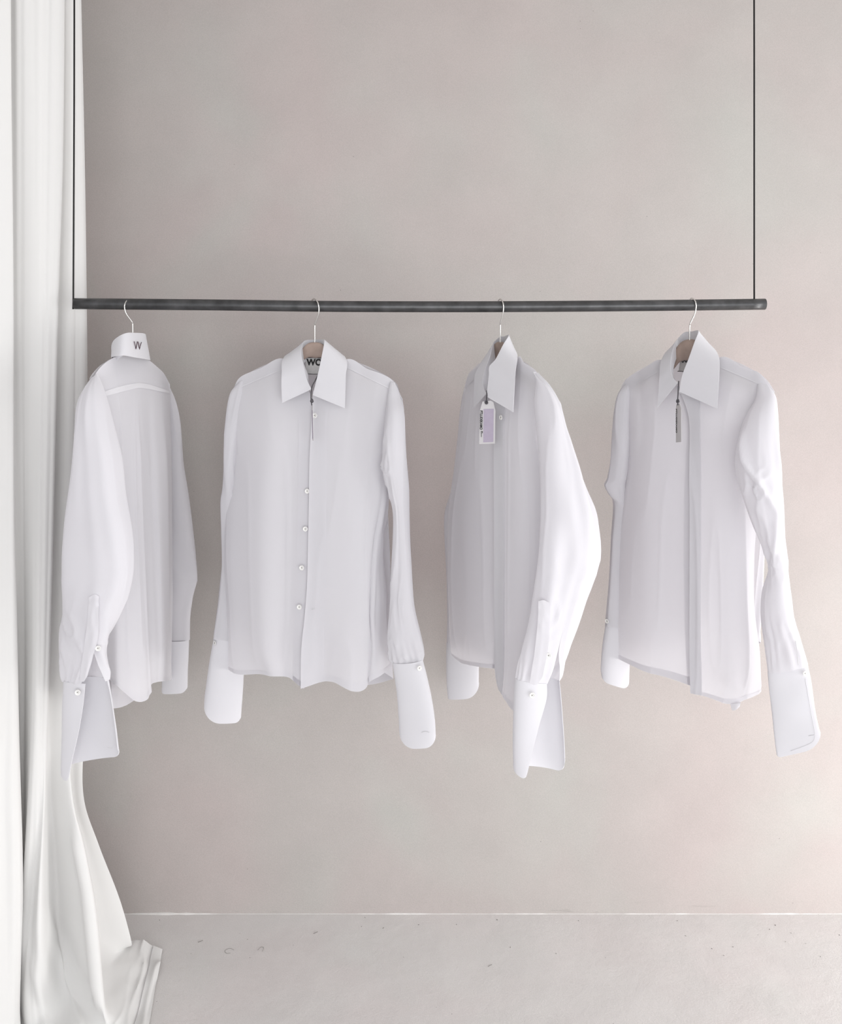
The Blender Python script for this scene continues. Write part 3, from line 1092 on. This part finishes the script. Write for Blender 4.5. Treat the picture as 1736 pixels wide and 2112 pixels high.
PL = surf(body_rows(plC, rows, ns), 64, 90, waves(.0025, 1.6, .2, 71, An=.002))
fl = grid_mesh('front_panel', PL, M_SHIRT, shC)
hem(PL, fl)
rows = [
    [(1005, 830), (1064, 740), (1082, 749), (1104, 765), (1128, 804)],
    at_y(875, (1019, 1048, 1080, 1112, 1138)),
    at_y(950, (1019, 1048, 1080, 1114, 1140)),
    at_y(1060, (1020, 1048, 1082, 1116, 1148)),
    at_y(1180, (1020, 1048, 1082, 1116, 1150)),
    at_y(1300, (1020, 1048, 1082, 1112, 1140)),
    at_y(1380, (1020, 1048, 1080, 1106, 1128)),
    [(1024, 1417), (1042, 1440), (1062, 1467), (1092, 1470), (1118, 1430)],
]
ns = [[.040, .006, .004, .002, 0], [.038, .034, .028, .006, -.03]] + [[.038, .034, .026, .002, -.045]] * 6
PR = surf(body_rows(plC, rows, ns), 64, 90, waves(.003, 1.4, .7, 81, An=.002))
fr = grid_mesh('front_panel', PR, M_SHIRT, shC)
hem(PR, fr)
strip('placket', PR, 0, .17, .04, 1, .0014, shC, thick=.0010)
strip('placket', PL, .90, 1, .04, 1, .0008, shC)
rows = [
    [(1128, 804), (1104, 765), (1064, 740), (1002, 742), (967, 772), (957, 808)],
    at_y(875, (1141, 1143, 1105, 1040, 985, 955)),
    at_y(950, (1145, 1160, 1120, 1050, 985, 946)),
    at_y(1060, (1155, 1175, 1130, 1050, 982, 934)),
    at_y(1180, (1155, 1175, 1130, 1050, 982, 934)),
    at_y(1280, (1145, 1160, 1125, 1050, 984, 938)),
    [(1122, 1425), (1135, 1400), (1100, 1380), (1040, 1362), (984, 1352), (940, 1345)],
]
ns = [[0, -.002, -.01, -.01, -.002, 0]] + [[-.034, -.055, -.075, -.065, -.04, -.012]] + [[-.048, -.08, -.095, -.08, -.05, -.012]] * 5
PBk = surf(body_rows(plC, rows, ns), 60, 60, waves(.003, 3, .3, 91))
bk = grid_mesh('back_panel', PBk, M_SHIRT, shC)
hem(PBk, bk)
yoke(PL, .06, .74, [(955, 806), (970, 790), (1000, 762), (1020, 750)], shC)
yoke(PR, .26, .94, [(1058, 756), (1068, 760), (1112, 790), (1140, 815)], shC)
fold = [(1003, 812, Y(1003, .060)), (997, 800, Y(997, .058)), (995.5, 783, Y(995, .054)), (1001, 760, Y(1001, .044)), (1010, 735, Y(1010, .03)), (1017, 708, Y(1017, .006)), (1031, 695, Y(1031, -.034)),
        (1040, 694, Y(1040, -.034)), (1049, 691.5, Y(1049, -.004)), (1037, 712, Y(1037, .026)), (1022, 741, Y(1022, .044)), (1009, 756, Y(1009, .056)), (1008, 775, Y(1008, .062)), (1004, 812, Y(1004, .066)), (1003, 818, Y(1003, .068))]
outer = [(977, 842, Y(977, .046)), (977, 820, Y(977, .046)), (978, 795, Y(978, .042)), (980, 772, Y(980, .036)), (990, 752, Y(990, .026)), (1001, 738, Y(1001, .0)), (1030, 735, Y(1030, -.05)),
         (1052, 728, Y(1052, -.055)), (1063, 725, Y(1063, -.03)), (1067, 739, Y(1067, .010)), (1063, 765, Y(1063, .034)), (1061, 795, Y(1061, .044)), (1060, 815, Y(1060, .047)), (1058.5, 845, Y(1058, .050)), (1058, 850, Y(1058, .050))]
stand = [(1006, 820, Y(1006, .052)), (1004, 808, Y(1004, .048)), (1006, 795, Y(1006, .042)), (1012, 780, Y(1012, .030)), (1018, 765, Y(1018, .014)), (1026, 752, Y(1026, -.004)), (1036, 745, Y(1036, -.026)),
         (1044, 742, Y(1044, -.026)), (1048, 738, Y(1048, -.004)), (1042, 745, Y(1042, .018)), (1034, 760, Y(1034, .034)), (1026, 780, Y(1026, .044)), (1020, 795, Y(1020, .05)), (1014, 812, Y(1014, .054)), (1010, 822, Y(1010, .056))]
collar('collar', fold, outer, shC, stand, nu=90)
button(1033, 861, Y(1033, .044), NC, shC, .0056)
for by in (1010, 1177, 1258):
    button(1025, by, Y(1025, .036), NC, shC, .0045)
# near sleeve with its cuff slit
SN = [
    (1098, 768, 1.835, 1113, 771, 1.835, .006),
    (1110, 798, 1.800, 1128, 798, 1.815, .018),
    (1117, 840, 1.780, 1143, 838, 1.805, .030),
    (1119, 900, 1.765, 1161, 903, 1.80, .036),
    (1120, 960, 1.755, 1184, 960, 1.80, .040),
    (1120, 1010, 1.75, 1203, 1006, 1.80, .042),
    (1119, 1055, 1.745, 1223, 1050, 1.80, .042),
    (1117, 1095, 1.74, 1231, 1090, 1.80, .042),
    (1114, 1140, 1.74, 1236.5, 1138, 1.80, .042),
    (1110, 1185, 1.74, 1229, 1178, 1.80, .040, .45, .45),
    (1104, 1235, 1.74, 1210, 1230, 1.80, .038, .44, .44),
    (1094, 1290, 1.74, 1191, 1288, 1.79, .034, .48, .48),
    (1080, 1340, 1.74, 1171, 1336, 1.785, .032, .56, .59),
    (1069, 1375, 1.74, 1157, 1372, 1.78, .030, .63, .82),
    (1064, 1401, 1.74, 1150, 1403, 1.775, .026, .60, .97),
]


def foldC(U, V):
    f = crumple(gathers(sleeve_fold(.005, 3.0, 33, .004), .0024, 12, 5), [(.06, .75, .12, .12, .0035), (.9, .62, .10, .14, .004), (.94, .2, .08, .06, .006)], 221)(U, V)
    for (u0, a, w, v0, wv) in ((.93, .009, .035, .30, .30), (.86, -.006, .04, .40, .25), (.07, -.006, .05, .62, .16), (.12, .006, .04, .70, .14)):
        d = (U - u0) / w
        f = f + a * np.exp(-d * d) * np.exp(-((V - v0) / wv) ** 2)
    return f


PS = tube_pts(SN, 80, 130, foldC)
slC = grid_mesh('sleeve', PS, M_SHIRT, shC)
# placket of the cuff slit
pk = surf([[(1110, 1240, 1.715), (1121, 1238, 1.712), (1132, 1243, 1.712)], [(1109, 1275, 1.714), (1120, 1282, 1.711), (1132, 1287, 1.711)], [(1104, 1330, 1.712), (1117, 1332, 1.708), (1131, 1330, 1.707)], [(1092, 1410, 1.715), (1106, 1412, 1.711), (1119, 1395, 1.709)]], 12, 40,
          lambda U, V: .0012 * noise2(U, V, 3, 9, 12))
grid_mesh('sleeve_placket', pk, M_SHIRT, shC)
_b = on_surface(PS, 1131, 1352, .001)
button(1131, 1352, _b[1], (-.1, -1, 0), shC, .0056)
CN = [
    (1064, 1400, 1.74, 1150.5, 1403, 1.775, .026, .58, .975),
    (1062, 1430, 1.74, 1154, 1432, 1.772, .026, .57, .985),
    (1060.5, 1480, 1.742, 1158, 1480, 1.77, .026, .43, .99),
    (1059.5, 1540, 1.744, 1162, 1540, 1.768, .026, .29, .99),
    (1059, 1586, 1.746, 1164, 1597, 1.766, .026, .20, 1),
]
P = tube_pts(CN, 90, 46, lambda U, V: .001 * noise2(U, V, 4, 3, 46), .85)
P = rounded_bottom(round_corners(drop_leaf(P, .010), .012), .004, .016, .72)
cf = grid_mesh('cuff', P, M_STIFF, shC, thick=.0013)
button(1097, 1434, 1.713, (0, -1, 0), cf, .0050)
# far sleeve
SF = [
    (963, 782, 2.215, 975, 776, 2.21, .006),
    (954, 818, 2.235, 985, 815, 2.225, .012),
    (947, 880, 2.255, 982, 880, 2.245, .016),
    (937, 960, 2.28, 980, 955, 2.265, .018),
    (930, 1010, 2.295, 978, 1010, 2.28, .018),
    (920.5, 1042, 2.305, 976, 1042, 2.29, .016),
    (916.5, 1070, 2.315, 976, 1070, 2.30, .016),
    (916.5, 1110, 2.32, 978, 1110, 2.305, .018),
    (920, 1180, 2.325, 982, 1180, 2.31, .018),
    (922, 1250, 2.325, 984, 1250, 2.31, .018),
    (921.5, 1325, 2.325, 986, 1330, 2.31, .018),
]
grid_mesh('sleeve', tube_pts(SF, 50, 100, sleeve_fold(.002, 2.0, 27)), M_SHIRT, shC)
CF_ = [
    (921.5, 1325, 2.325, 986, 1330, 2.31, .016, .02, .02),
    (920.5, 1370, 2.323, 986.5, 1370, 2.308, .015, .02, .02),
    (921.5, 1410, 2.321, 986.5, 1410, 2.306, .014, .02, .02),
    (923.5, 1441, 2.32, 986.5, 1436, 2.305, .013, .02, .02),
]
P = rounded_bottom(tube_pts(CF_, 61, 36, lambda U, V: .001 * noise2(U, V, 4, 3, 56), .9), .004, .036)
grid_mesh('cuff', P, M_STIFF, shC, thick=.0013)

# ================================================================== SHIRT A: seen from behind, next to the curtain
plA = Plane(272, 2.0, -80)
NA = (plA.N[0], plA.N[1], 0)
Y = lambda px, n: plA.Y(px, n)
hanger('hanger nearest the white curtain, only its wire hook showing', 268, plA,
       [(190, 800), (206, 775), (226, 752), (244, 736), (258, 722), (270, 716), (284, 722), (300, 740), (316, 760), (330, 775), (344, 797)],
       [(278, 624, .0165), (274, 617, .013), (266, 616, .0), (258, 626, -.0165), (257, 636, -.016), (261, 648, -.012), (272, 664, -.003), (273.5, 672, 0), (274, 722, 0)], (34, 18))
shA = root('dress_shirt', 'white shirt seen from behind with plum letter on its collar, beside the curtain', 'shirt', P3(272, 745, 2.0), 'white shirts on the rail')
# back: cols near seam .. pleat .. far seam
rows = [
    [(185, 790), (205, 759), (231, 739), (258, 734), (285, 738), (304, 742), (324, 758), (338, 772), (350, 792)],
    at_y(850, (196, 222, 246, 268, 283, 302, 322, 342, 354)),
    at_y(930, (200, 228, 250, 270, 285, 304, 326, 345, 356)),
    at_y(1010, (204, 230, 254, 273, 287, 305, 328, 346, 357)),
    at_y(1100, (208, 234, 258, 276, 290, 306, 330, 346, 357)),
    at_y(1200, (210, 236, 260, 280, 294, 307, 332, 346, 356)),
    at_y(1300, (212, 238, 262, 283, 299, 308, 334, 346, 354.5)),
    at_y(1360, (213, 238, 262, 284, 301, 308, 334, 346, 354.5)),
    [(215, 1392), (238, 1412), (259, 1430), (282, 1447), (305, 1441), (309, 1413), (330, 1406), (344, 1404), (357, 1400)],
]
n1 = [-.02, .010, .022, .026, .026, .020, .020, .012, -.02]
ns = [[0, .002, .004, .006, .006, .006, .004, .002, 0]] + [n1, [-.03, .012, .026, .034, .036, .024, .026, .014, -.026]] + [[-.03, .012, .028, .038, .040, .024, .030, .014, -.028]] * 6


def pleatA(U, V):
    f = waves(.0018, 2.6, .3, 101, An=.0022)(U, V)
    for (u0, du, a, w) in ((.50, .06, .0050, .018), (.66, .08, -.0045, .030), (.80, .12, .0035, .03)):
        d = (U - u0 - du * V) / w
        f = f + a * np.exp(-d * d) * np.clip((V - .08) * 5, 0, 1)
    return f


PB_ = surf(body_rows(plA, rows, ns), 110, 110, pleatA)
bk = grid_mesh('back_panel', PB_, M_SHIRT, shA)
hem(PB_, bk)
yoke(PB_, .03, .97, [(180, 822), (213, 815), (258, 803), (285, 797), (306, 800), (330, 806), (352, 811)], shA, n=70, m=9)
rows = [
    [(185, 790), (190, 775), (215, 750), (240, 745), (262, 800)],
    at_y(870, (190, 184, 200, 218, 236)),
    at_y(1000, (194, 180, 196, 214, 232)),
    at_y(1150, (200, 184, 196, 214, 232)),
    at_y(1300, (206, 190, 200, 216, 234)),
    [(212, 1396), (200, 1420), (205, 1444), (222, 1456), (236, 1462)],
]
ns = [[0, -.002, -.004, -.006, -.03], [-.024, -.04, -.05, -.054, -.05]] + [[-.034, -.05, -.06, -.064, -.06]] * 4
Pf = surf(body_rows(plA, rows, ns), 40, 60, waves(.003, 1.6, .2, 111))
f1 = grid_mesh('front_panel', Pf, M_SHIRT, shA)
hem(Pf, f1)
rows = [
    [(258, 800), (290, 760), (318, 758), (338, 772), (350, 792)],
    at_y(870, (228, 262, 300, 335, 353)),
    at_y(1000, (224, 262, 300, 334, 354)),
    at_y(1150, (224, 262, 300, 334, 354)),
    at_y(1300, (226, 262, 300, 334, 352)),
    [(230, 1461.5), (254, 1457), (276, 1445), (320, 1404), (350, 1396)],
]
ns = [[-.03, -.006, -.004, -.002, 0], [-.046, -.05, -.05, -.046, -.026]] + [[-.056, -.06, -.06, -.05, -.032]] * 4
Pf = surf(body_rows(plA, rows, ns), 40, 60, waves(.003, 1.6, .2, 121))
f2 = grid_mesh('front_panel', Pf, M_SHIRT, shA)
hem(Pf, f2)
fold = [(248, 800, Y(248, -.07)), (236, 755, Y(236, -.055)), (230, 722, Y(230, -.03)), (233, 705, Y(233, -.005)), (245, 694, Y(245, .022)), (261, 687, Y(261, .036)), (277, 686.5, Y(277, .038)),
        (297, 688, Y(297, .026)), (299, 694, Y(299, .0)), (288, 720, Y(288, -.03)), (272, 760, Y(272, -.055)), (254, 802, Y(254, -.072))]
outer = [(246, 838, Y(246, -.07)), (240, 790, Y(240, -.06)), (232, 745, Y(232, -.03)), (230, 737, Y(230, .002)), (242, 734, Y(242, .034)), (258, 733.5, Y(258, .05)), (282, 738, Y(282, .052)),
         (306, 742, Y(306, .034)), (309, 745, Y(309, .004)), (300, 770, Y(300, -.03)), (290, 800, Y(290, -.055)), (276, 838, Y(276, -.072))]
stand = [(a[0] + 4, a[1] + 4 + (38 if 2 < i < 9 else 14), Y(a[0] + 4, b)) for i, (a, b) in enumerate(zip(fold, (-.06, -.045, -.022, 0, .018, .03, .032, .02, -.004, -.026, -.046, -.062)))]
col, Pc = collar('collar', fold, outer, shA, stand, nu=90)
# plum letter W embroidered on the back of the collar
wl = [(276.5, 704.2), (278.2, 709.5), (280.3, 719.5), (281.6, 714), (283.2, 705.5), (284.3, 704.8), (285.2, 707), (287.6, 720.6), (289.2, 713), (291.6, 706)]
wp = []
for x, y in wl:
    wp.append(on_surface(Pc, x, y, .0022))
bar('embroidery', wp, .0009, M_PLUM, col, 6, 1)
SN = [
    (191, 782, 1.845, 200, 772, 1.835, .004),
    (178, 803, 1.83, 207, 800, 1.815, .020),
    (169, 836, 1.82, 216, 834, 1.80, .032),
    (164, 885, 1.81, 226, 885, 1.785, .038),
    (157.5, 950, 1.805, 240, 950, 1.775, .042),
    (150, 1020, 1.80, 250, 1020, 1.77, .044),
    (143.5, 1085, 1.80, 263, 1080, 1.765, .044),
    (138, 1140, 1.80, 272.5, 1135, 1.765, .044),
    (135, 1182, 1.80, 275.5, 1176, 1.765, .042),
    (131.5, 1215, 1.80, 267, 1212, 1.765, .040, .5, .5),
    (129, 1262, 1.80, 249, 1260, 1.765, .038, .5, .5),
    (127, 1306, 1.80, 232, 1304, 1.765, .034, .68, .68),
    (127.5, 1342, 1.80, 216, 1338, 1.765, .030, .86, .89),
    (130, 1375, 1.80, 214, 1372, 1.765, .027, .78, .97),
    (133, 1402, 1.80, 221, 1404, 1.765, .024, .58, .995),
]


def foldA(U, V):
    f = crumple(gathers(sleeve_fold(.006, 3.2, 43, .004), .0026, 12, 6), [(.08, .78, .14, .10, .006), (.9, .75, .1, .1, .004), (.22, .85, .1, .07, .006)], 231)(U, V)
    for (u0, a, w, v0, wv) in ((.86, .007, .04, .50, .35), (.72, -.005, .05, .45, .3), (.12, .005, .05, .55, .25), (.20, -.004, .05, .5, .2)):
        d = (U - u0) / w
        f = f + a * np.exp(-d * d) * np.exp(-((V - v0) / wv) ** 2)
    return f


PS = tube_pts(SN, 80, 130, foldA)
grid_mesh('sleeve', PS, M_SHIRT, shA)
pk = surf([[(184, 1232, 1.735), (194, 1226, 1.732), (204, 1230, 1.732)], [(182, 1262, 1.735), (192, 1262, 1.731), (203, 1262, 1.730)], [(177, 1310, 1.737), (189, 1312, 1.732), (201, 1318, 1.731)], [(163, 1404, 1.751), (172, 1406, 1.747), (180, 1395, 1.745)]], 12, 40,
          lambda U, V: .0012 * noise2(U, V, 3, 10, 13))
grid_mesh('sleeve_placket', pk, M_SHIRT, shA)
button(202, 1337, 1.738, (.1, -1, 0), shA, .0054)
CN = [
    (133, 1401, 1.79, 221, 1404, 1.775, .022, .62, 1),
    (131.5, 1440, 1.79, 228.5, 1438, 1.775, .022, .54, 1),
    (130, 1495, 1.79, 236, 1490, 1.773, .022, .42, 1),
    (128.5, 1550, 1.79, 241, 1535, 1.77, .022, .29, 1),
    (128, 1584, 1.79, 243, 1565, 1.768, .020, .21, 1),
]
P = tube_pts(CN, 90, 46, lambda U, V: .001 * noise2(U, V, 4, 3, 66), .85)
P = rounded_bottom(round_corners(drop_leaf(P, .024), .010), .002, .015, .75)
cf = grid_mesh('cuff', P, M_STIFF, shA, thick=.0013)
button(160, 1428, 1.752, (.1, -1, 0), cf, .0046)
bar('buttonhole', [P3(222, 1541, 1.752), P3(228, 1543, 1.752), P3(234, 1542, 1.752)], .0005, M_STITCH, cf, 5, 3)
SF = [
    (334, 782, 2.22, 344, 792, 2.225, .004),
    (334, 826, 2.235, 360.5, 830, 2.23, .012),
    (335, 880, 2.25, 371, 880, 2.24, .020),
    (338, 950, 2.26, 379, 950, 2.25, .024),
    (340, 1010, 2.27, 386, 1010, 2.255, .026),
    (340, 1090, 2.275, 396, 1090, 2.26, .026),
    (340, 1145, 2.28, 405, 1145, 2.265, .024),
    (340, 1182, 2.28, 410.5, 1182, 2.265, .022),
    (339, 1206, 2.28, 406.5, 1206, 2.268, .020),
    (338, 1236, 2.28, 396, 1236, 2.27, .018),
    (338, 1270, 2.28, 389.5, 1270, 2.27, .018),
    (337, 1320, 2.28, 388.5, 1320, 2.27, .018),
]


def foldAF(U, V):
    f = sleeve_fold(.0025, 2.0, 47)(U, V)
    d = (V - .62 - .10 * np.cos(2 * pi * (U - .75))) / .05
    return f - .007 / (1 + np.exp(-d * 2)) * np.exp(-((V - .62) / .22) ** 2)


grid_mesh('sleeve', tube_pts(SF, 50, 110, foldAF), M_SHIRT, shA)
CF_ = [
    (337, 1320, 2.28, 388.5, 1320, 2.27, .016, .02, .02),
    (336, 1370, 2.278, 387, 1370, 2.268, .015, .02, .02),
    (334, 1429, 2.276, 386, 1427, 2.266, .013, .02, .02),
]
P = rounded_bottom(tube_pts(CF_, 61, 30, lambda U, V: .001 * noise2(U, V, 4, 3, 76), .9), .008, .016)
grid_mesh('cuff', P, M_STIFF, shA, thick=.0013)

# ================================================================== hang tags
def tag(label, corners, string, knot, printed=None, letters=None, lsize=.004):
    """corners: (px, py, Y) clockwise from top left of the card"""
    c = [Vector(P3(*q)) for q in corners]
    ctr = sum(c, Vector()) / len(c)
    t = root('hang_tag', label, 'tag', tuple(ctr), 'hang tags on the shirts')
    nrm = sum(((c[i] - ctr).cross(c[(i + 1) % len(c)] - ctr) for i in range(len(c))), Vector()).normalized()
    if nrm.dot(Vector((0, 0, CAMZ)) - ctr) < 0:
        nrm.negate()
    poly_slab('card', c, nrm, .0007, M_CARD, t)
    bar('string', [P3(*q) for q in string], .0014, M_RIBBON, t, 7, 6)
    k = [P3(knot[0] + 2.2 * math.cos(a) * (1 + .3 * math.sin(3 * a)), knot[1] + 3.4 * math.sin(a), knot[2] - .001 * math.sin(2 * a)) for a in np.linspace(0, 2 * pi * 1.2, 11)]
    bar('knot', k, .0015, M_RIBBON, t, 7, 3)
    return t, c, nrm


# tag of shirt C, turned towards the room
t, c, nn = tag('small white hang tag with lilac print, facing the room', 
               [(995, 828, 1.9180), (1012, 826.5, 1.9160), (1017, 829, 1.9150), (1021.5, 846, 1.9150), (1020.5, 915, 1.9150), (988, 916, 1.9180), (989.5, 846, 1.9180)],
               [(1003.5, 806, 1.9310), (1003.8, 815, 1.9250), (1003, 824, 1.9190), (1003, 830, 1.9155)], (1002.8, 829.5, 1.9140))
e = [Vector(P3(*q)) + nn * .0003 for q in [(997, 843.5, 1.9175), (1018, 843, 1.9150), (1017, 911.5, 1.9150), (996, 912.5, 1.9175)]]
poly_slab('printed_panel', e, nn, .0003, M_LILAC, t)
down = Vector(P3(990.5, 900, 1.9170)) - Vector(P3(991, 850, 1.9170))
text_mesh('lettering', 'PTLUDEKAMO', .0078, M_BLACK, t, frame(Vector(P3(990.0, 846.5, 1.9170)) + nn * .0008, down, nn), .03, .86)
text_mesh('lettering', 'ITl------', .0056, M_BLACK, t, frame(Vector(P3(991.5, 889, 1.9170)) + nn * .0008, down, nn), .04, .80)
# tag of shirt B, seen edge on
t, c, nn = tag('small hang tag seen edge on below the knot, on the forward facing shirt', 
               [(644.4, 836, 1.885), (642.8, 836, 1.912), (644.2, 908, 1.915), (646.0, 909, 1.888)],
               [(656, 772, 1.965), (650, 785, 1.935), (643.5, 797, 1.915), (641.5, 812, 1.902), (641.5, 824, 1.897), (643, 836, 1.897)], (643, 826.5, 1.8955))
e = [Vector(P3(*q)) + nn * .0003 for q in [(644.3, 846, 1.888), (642.9, 846, 1.910), (644.0, 905, 1.912), (645.7, 905, 1.891)]]
poly_slab('printed_panel', e, nn, .0003, M_LILAC, t)
# tag of shirt D, seen at a slant
t, c, nn = tag('narrow looking hang tag turned at a slant, on the shirt near the rail end', 
               [(1394.5, 834, 1.905), (1401.5, 832, 1.875), (1404.5, 842, 1.868), (1404.5, 911.5, 1.868), (1393.5, 912.5, 1.905), (1393.5, 842, 1.905)],
               [(1399.5, 786, 1.905), (1398.8, 798, 1.897), (1398, 812, 1.892), (1397.3, 826, 1.888), (1397.5, 836, 1.887)], (1397.3, 827, 1.885))
down = Vector(P3(1394.8, 900, 1.901)) - Vector(P3(1394.8, 850, 1.901))
text_mesh('lettering', 'PTLUDEKAMO', .0095, M_BLACK, t, frame(Vector(P3(1394.2, 843, 1.9025)) + nn * .0008, down, nn), .02, .88)

# ================================================================== curtain
def GY(py, h):
    return (CAMZ - h) * FPX / (py - HY)


ys = [-240, 0, 330, 640, 1000, 1320, 1500, 1640, 1740, 1850, 1940]
cols = [
    ([-190] * 11, [1.93] * 11),
    ([-70] * 11, [1.90] * 11),
    ([9, 11, 13, 14, 12, 10, 6, 2, 4, 6, 8], [1.93] * 11),
    ([22, 23, 25, 27, 30, 37, 40, 43, 45.5, 46, 44], [1.96] * 11),
    ([17, 18, 19, 21, 25, 31, 33, 35, 36, 37, 35], [1.985, 1.985, 1.985, 1.99, 2.0, 2.02, 2.03, 2.04, 2.04, 2.03, 2.02]),
    ([40, 42, 42, 42, 46, 50, 50, 50, 49, 46, 42], [1.98, 1.98, 1.985, 1.995, 2.01, 2.04, 2.06, 2.07, 2.07, 2.06, 2.06]),
    ([68, 70, 72, 73, 67, 66, 63, 58, 54, 49, 44], [1.985, 1.985, 1.985, 1.99, 2.0, 2.0, 2.0, 2.0, 2.0, 2.0, 2.0]),
    ([104, 102, 98, 95, 90, 86, 83, 79, 76, 68, 62], [2.0, 2.0, 2.0, 2.0, 2.0, 2.0, 2.0, 2.0, 2.0, 2.0, 2.0]),
    ([134, 134, 130, 120, 112, 104, 99, 95, 90, 85, 84], [2.02] * 7 + [2.01, 2.0, 1.98, 1.98]),
    ([127, 126, 122, 113, 107, 101, 100, 104, 112, 118, 122], [2.07] * 7 + [2.08, 2.09, 2.10, 2.10]),
    ([144, 146, 148, 146, 142, 138, 140, 149, 170, 190, 200], [2.08] * 7 + [2.06, 2.05, 2.04, 2.03]),
    ([158, 158, 163, 166, 164, 156, 146, 144, 164, 185, 197], [2.10] * 6 + [2.12, 2.16, 2.18, 2.19, 2.19]),
    ([164, 168.5, 176, 180.5, 183, 181, 174, 172, 202, 244, 270], [2.13] * 7 + [2.18, 2.22, 2.25, 2.26]),
]
G = [[(c[0][i], y, c[1][i]) for c in cols] for i, y in enumerate(ys)]


def floor_row(pts, h):
    hs = h if isinstance(h, (list, tuple)) else [h] * len(pts)
    return [(x, y, GY(y, k)) for (x, y), k in zip(pts, hs)]


G.append(floor_row([(-190, 2165), (-70, 2185), (9, 2150), (40, 2110), (34, 2040), (40, 2030), (36, 2060), (58, 2085), (92, 2075), (148, 2045), (213, 2085), (212, 2010), (268, 1944)],
                   [.03, .03, .03, .04, .03, .03, .04, .05, .05, .05, .06, .05, .02]))
G.append(floor_row([(-190, 2215), (-70, 2230), (10, 2200), (44, 2170), (44, 2120), (52, 2120), (60, 2150), (80, 2180), (120, 2160), (178, 2135), (236, 2120), (268, 2030), (296, 1940)],
                   [.01] * 8 + [.015, .02, .02, .022, .02]))
G.append(floor_row([(-190, 2260), (-70, 2270), (20, 2250), (64, 2240), (70, 2210), (90, 2210), (110, 2230), (140, 2260), (190, 2240), (250, 2210), (298, 2145), (322, 2030), (335, 1958)],
                   [.006] * 13))


def foldK(U, V):
    f = .003 * noise2(U, V, 16, 4, 131) + .0022 * noise2(U, V, 40, 3, 132)
    low = np.clip((V - .78) / .2, 0, 1)
    low2 = np.clip((V - .88) / .08, 0, 1)
    return f + low * (.004 * noise2(U, V, 22, 24, 133) + .0025 * noise2(U, V, 40, 40, 134)) + low2 * .006 * (ridge(U, V, 16, 30, 135, 3) - .4)


PK = surf(G, 300, 260, foldK)
# pressed creases that run down into the pool of cloth
qx = PK[..., 0] / PK[..., 1] * FPX + CX
qy = (CAMZ - PK[..., 2]) / PK[..., 1] * FPX + HY
NK = normals(PK) * orient(PK, normals(PK))[..., None]
for line, amp, wd in (([(96, 1860), (110, 1945), (150, 2041), (166, 2120)], .009, 11), ([(128, 1900), (150, 1990), (190, 2060), (208, 2110)], -.007, 14),
                      ([(60, 1950), (84, 2060), (96, 2130)], .006, 9), ([(150, 1690), (178, 1840), (190, 1960), (200, 2070)], .010, 9)):
    lx_, ly_ = zip(*line)
    d = (qx - np.interp(qy, ly_, lx_)) / wd
    wv = np.clip((qy - ly_[0]) / 60, 0, 1) * np.clip((ly_[-1] + 30 - qy) / 30, 0, 1)
    PK = PK + NK * (amp * np.exp(-d * d) * wv)[..., None]
PK[..., 2] = np.maximum(PK[..., 2], .003)
PK[..., 1] = np.minimum(PK[..., 1], WALL_Y - .02)
ck = grid_mesh('curtain', PK, M_CURT, None, thick=.0012)
ck['label'], ck['category'] = 'long white cotton curtain pooling on the floor beside the shirts', 'curtain'
Q = off(PK, .0016)[-10:]
grid_mesh('hem', Q, M_CURT, ck)
hl = off(PK, .0022)[-10]
bar('stitching', [tuple(p) for p in hl[::2]], .0005, M_STITCH, ck, 5, 1)

# dust and lint lying on the floor
rs = np.random.RandomState(21)
V, F = [], []


def lint(pts, rad):
    v, f = tube_along(pts, rad, 4, 4)
    b0 = len(V)
    V.extend(v)
    F.extend([tuple(b0 + i for i in q) for q in f])


for (px, py, kind) in ((472, 1962, 'curl'), (536, 1960, 'hook'), (412, 1944, 'bit'), (1010, 1994, 'bit'), (650, 1926, 'bit')):
    y0 = GY(py, 0)
    x0 = (px - CX) / FPX * y0
    if kind == 'curl':
        lint([(x0 + .014 * math.cos(a) * (1 - a / 14), y0 + .010 * math.sin(a), .0008) for a in np.linspace(.4, 5.4, 9)], .00035)
    elif kind == 'hook':
        lint([(x0 - .006, y0, .0008), (x0, y0 + .012, .0008), (x0 + .008, y0 + .010, .0008), (x0 + .008, y0 - .006, .0008)], .00035)
    else:
        lint([(x0 - .005, y0, .0008), (x0, y0 + .003, .0012), (x0 + .006, y0 + .008, .0008)], .0006)
for k in range(26):
    y0 = WALL_Y - .004 - abs(rs.randn()) * .12
    x0 = rs.uniform(-.75, 1.2)
    a = rs.uniform(0, pi)
    L = rs.uniform(.0006, .0022)
    lint([(x0 - L * math.cos(a), y0 - L * math.sin(a), .0007), (x0, y0, .0010), (x0 + L * math.cos(a), y0 + L * math.sin(a), .0007)], rs.uniform(.0004, .0009))
me = bpy.data.meshes.new('lint')
me.from_pydata(V, [], F)
me.update()
o = link('lint', me, plain('grey lint', (0.20, 0.185, 0.175), 0.9), None)
o['kind'] = 'stuff'
o['label'] = 'scattered grey lint and dust specks on the pale floor by the wall'
o['category'] = 'lint'
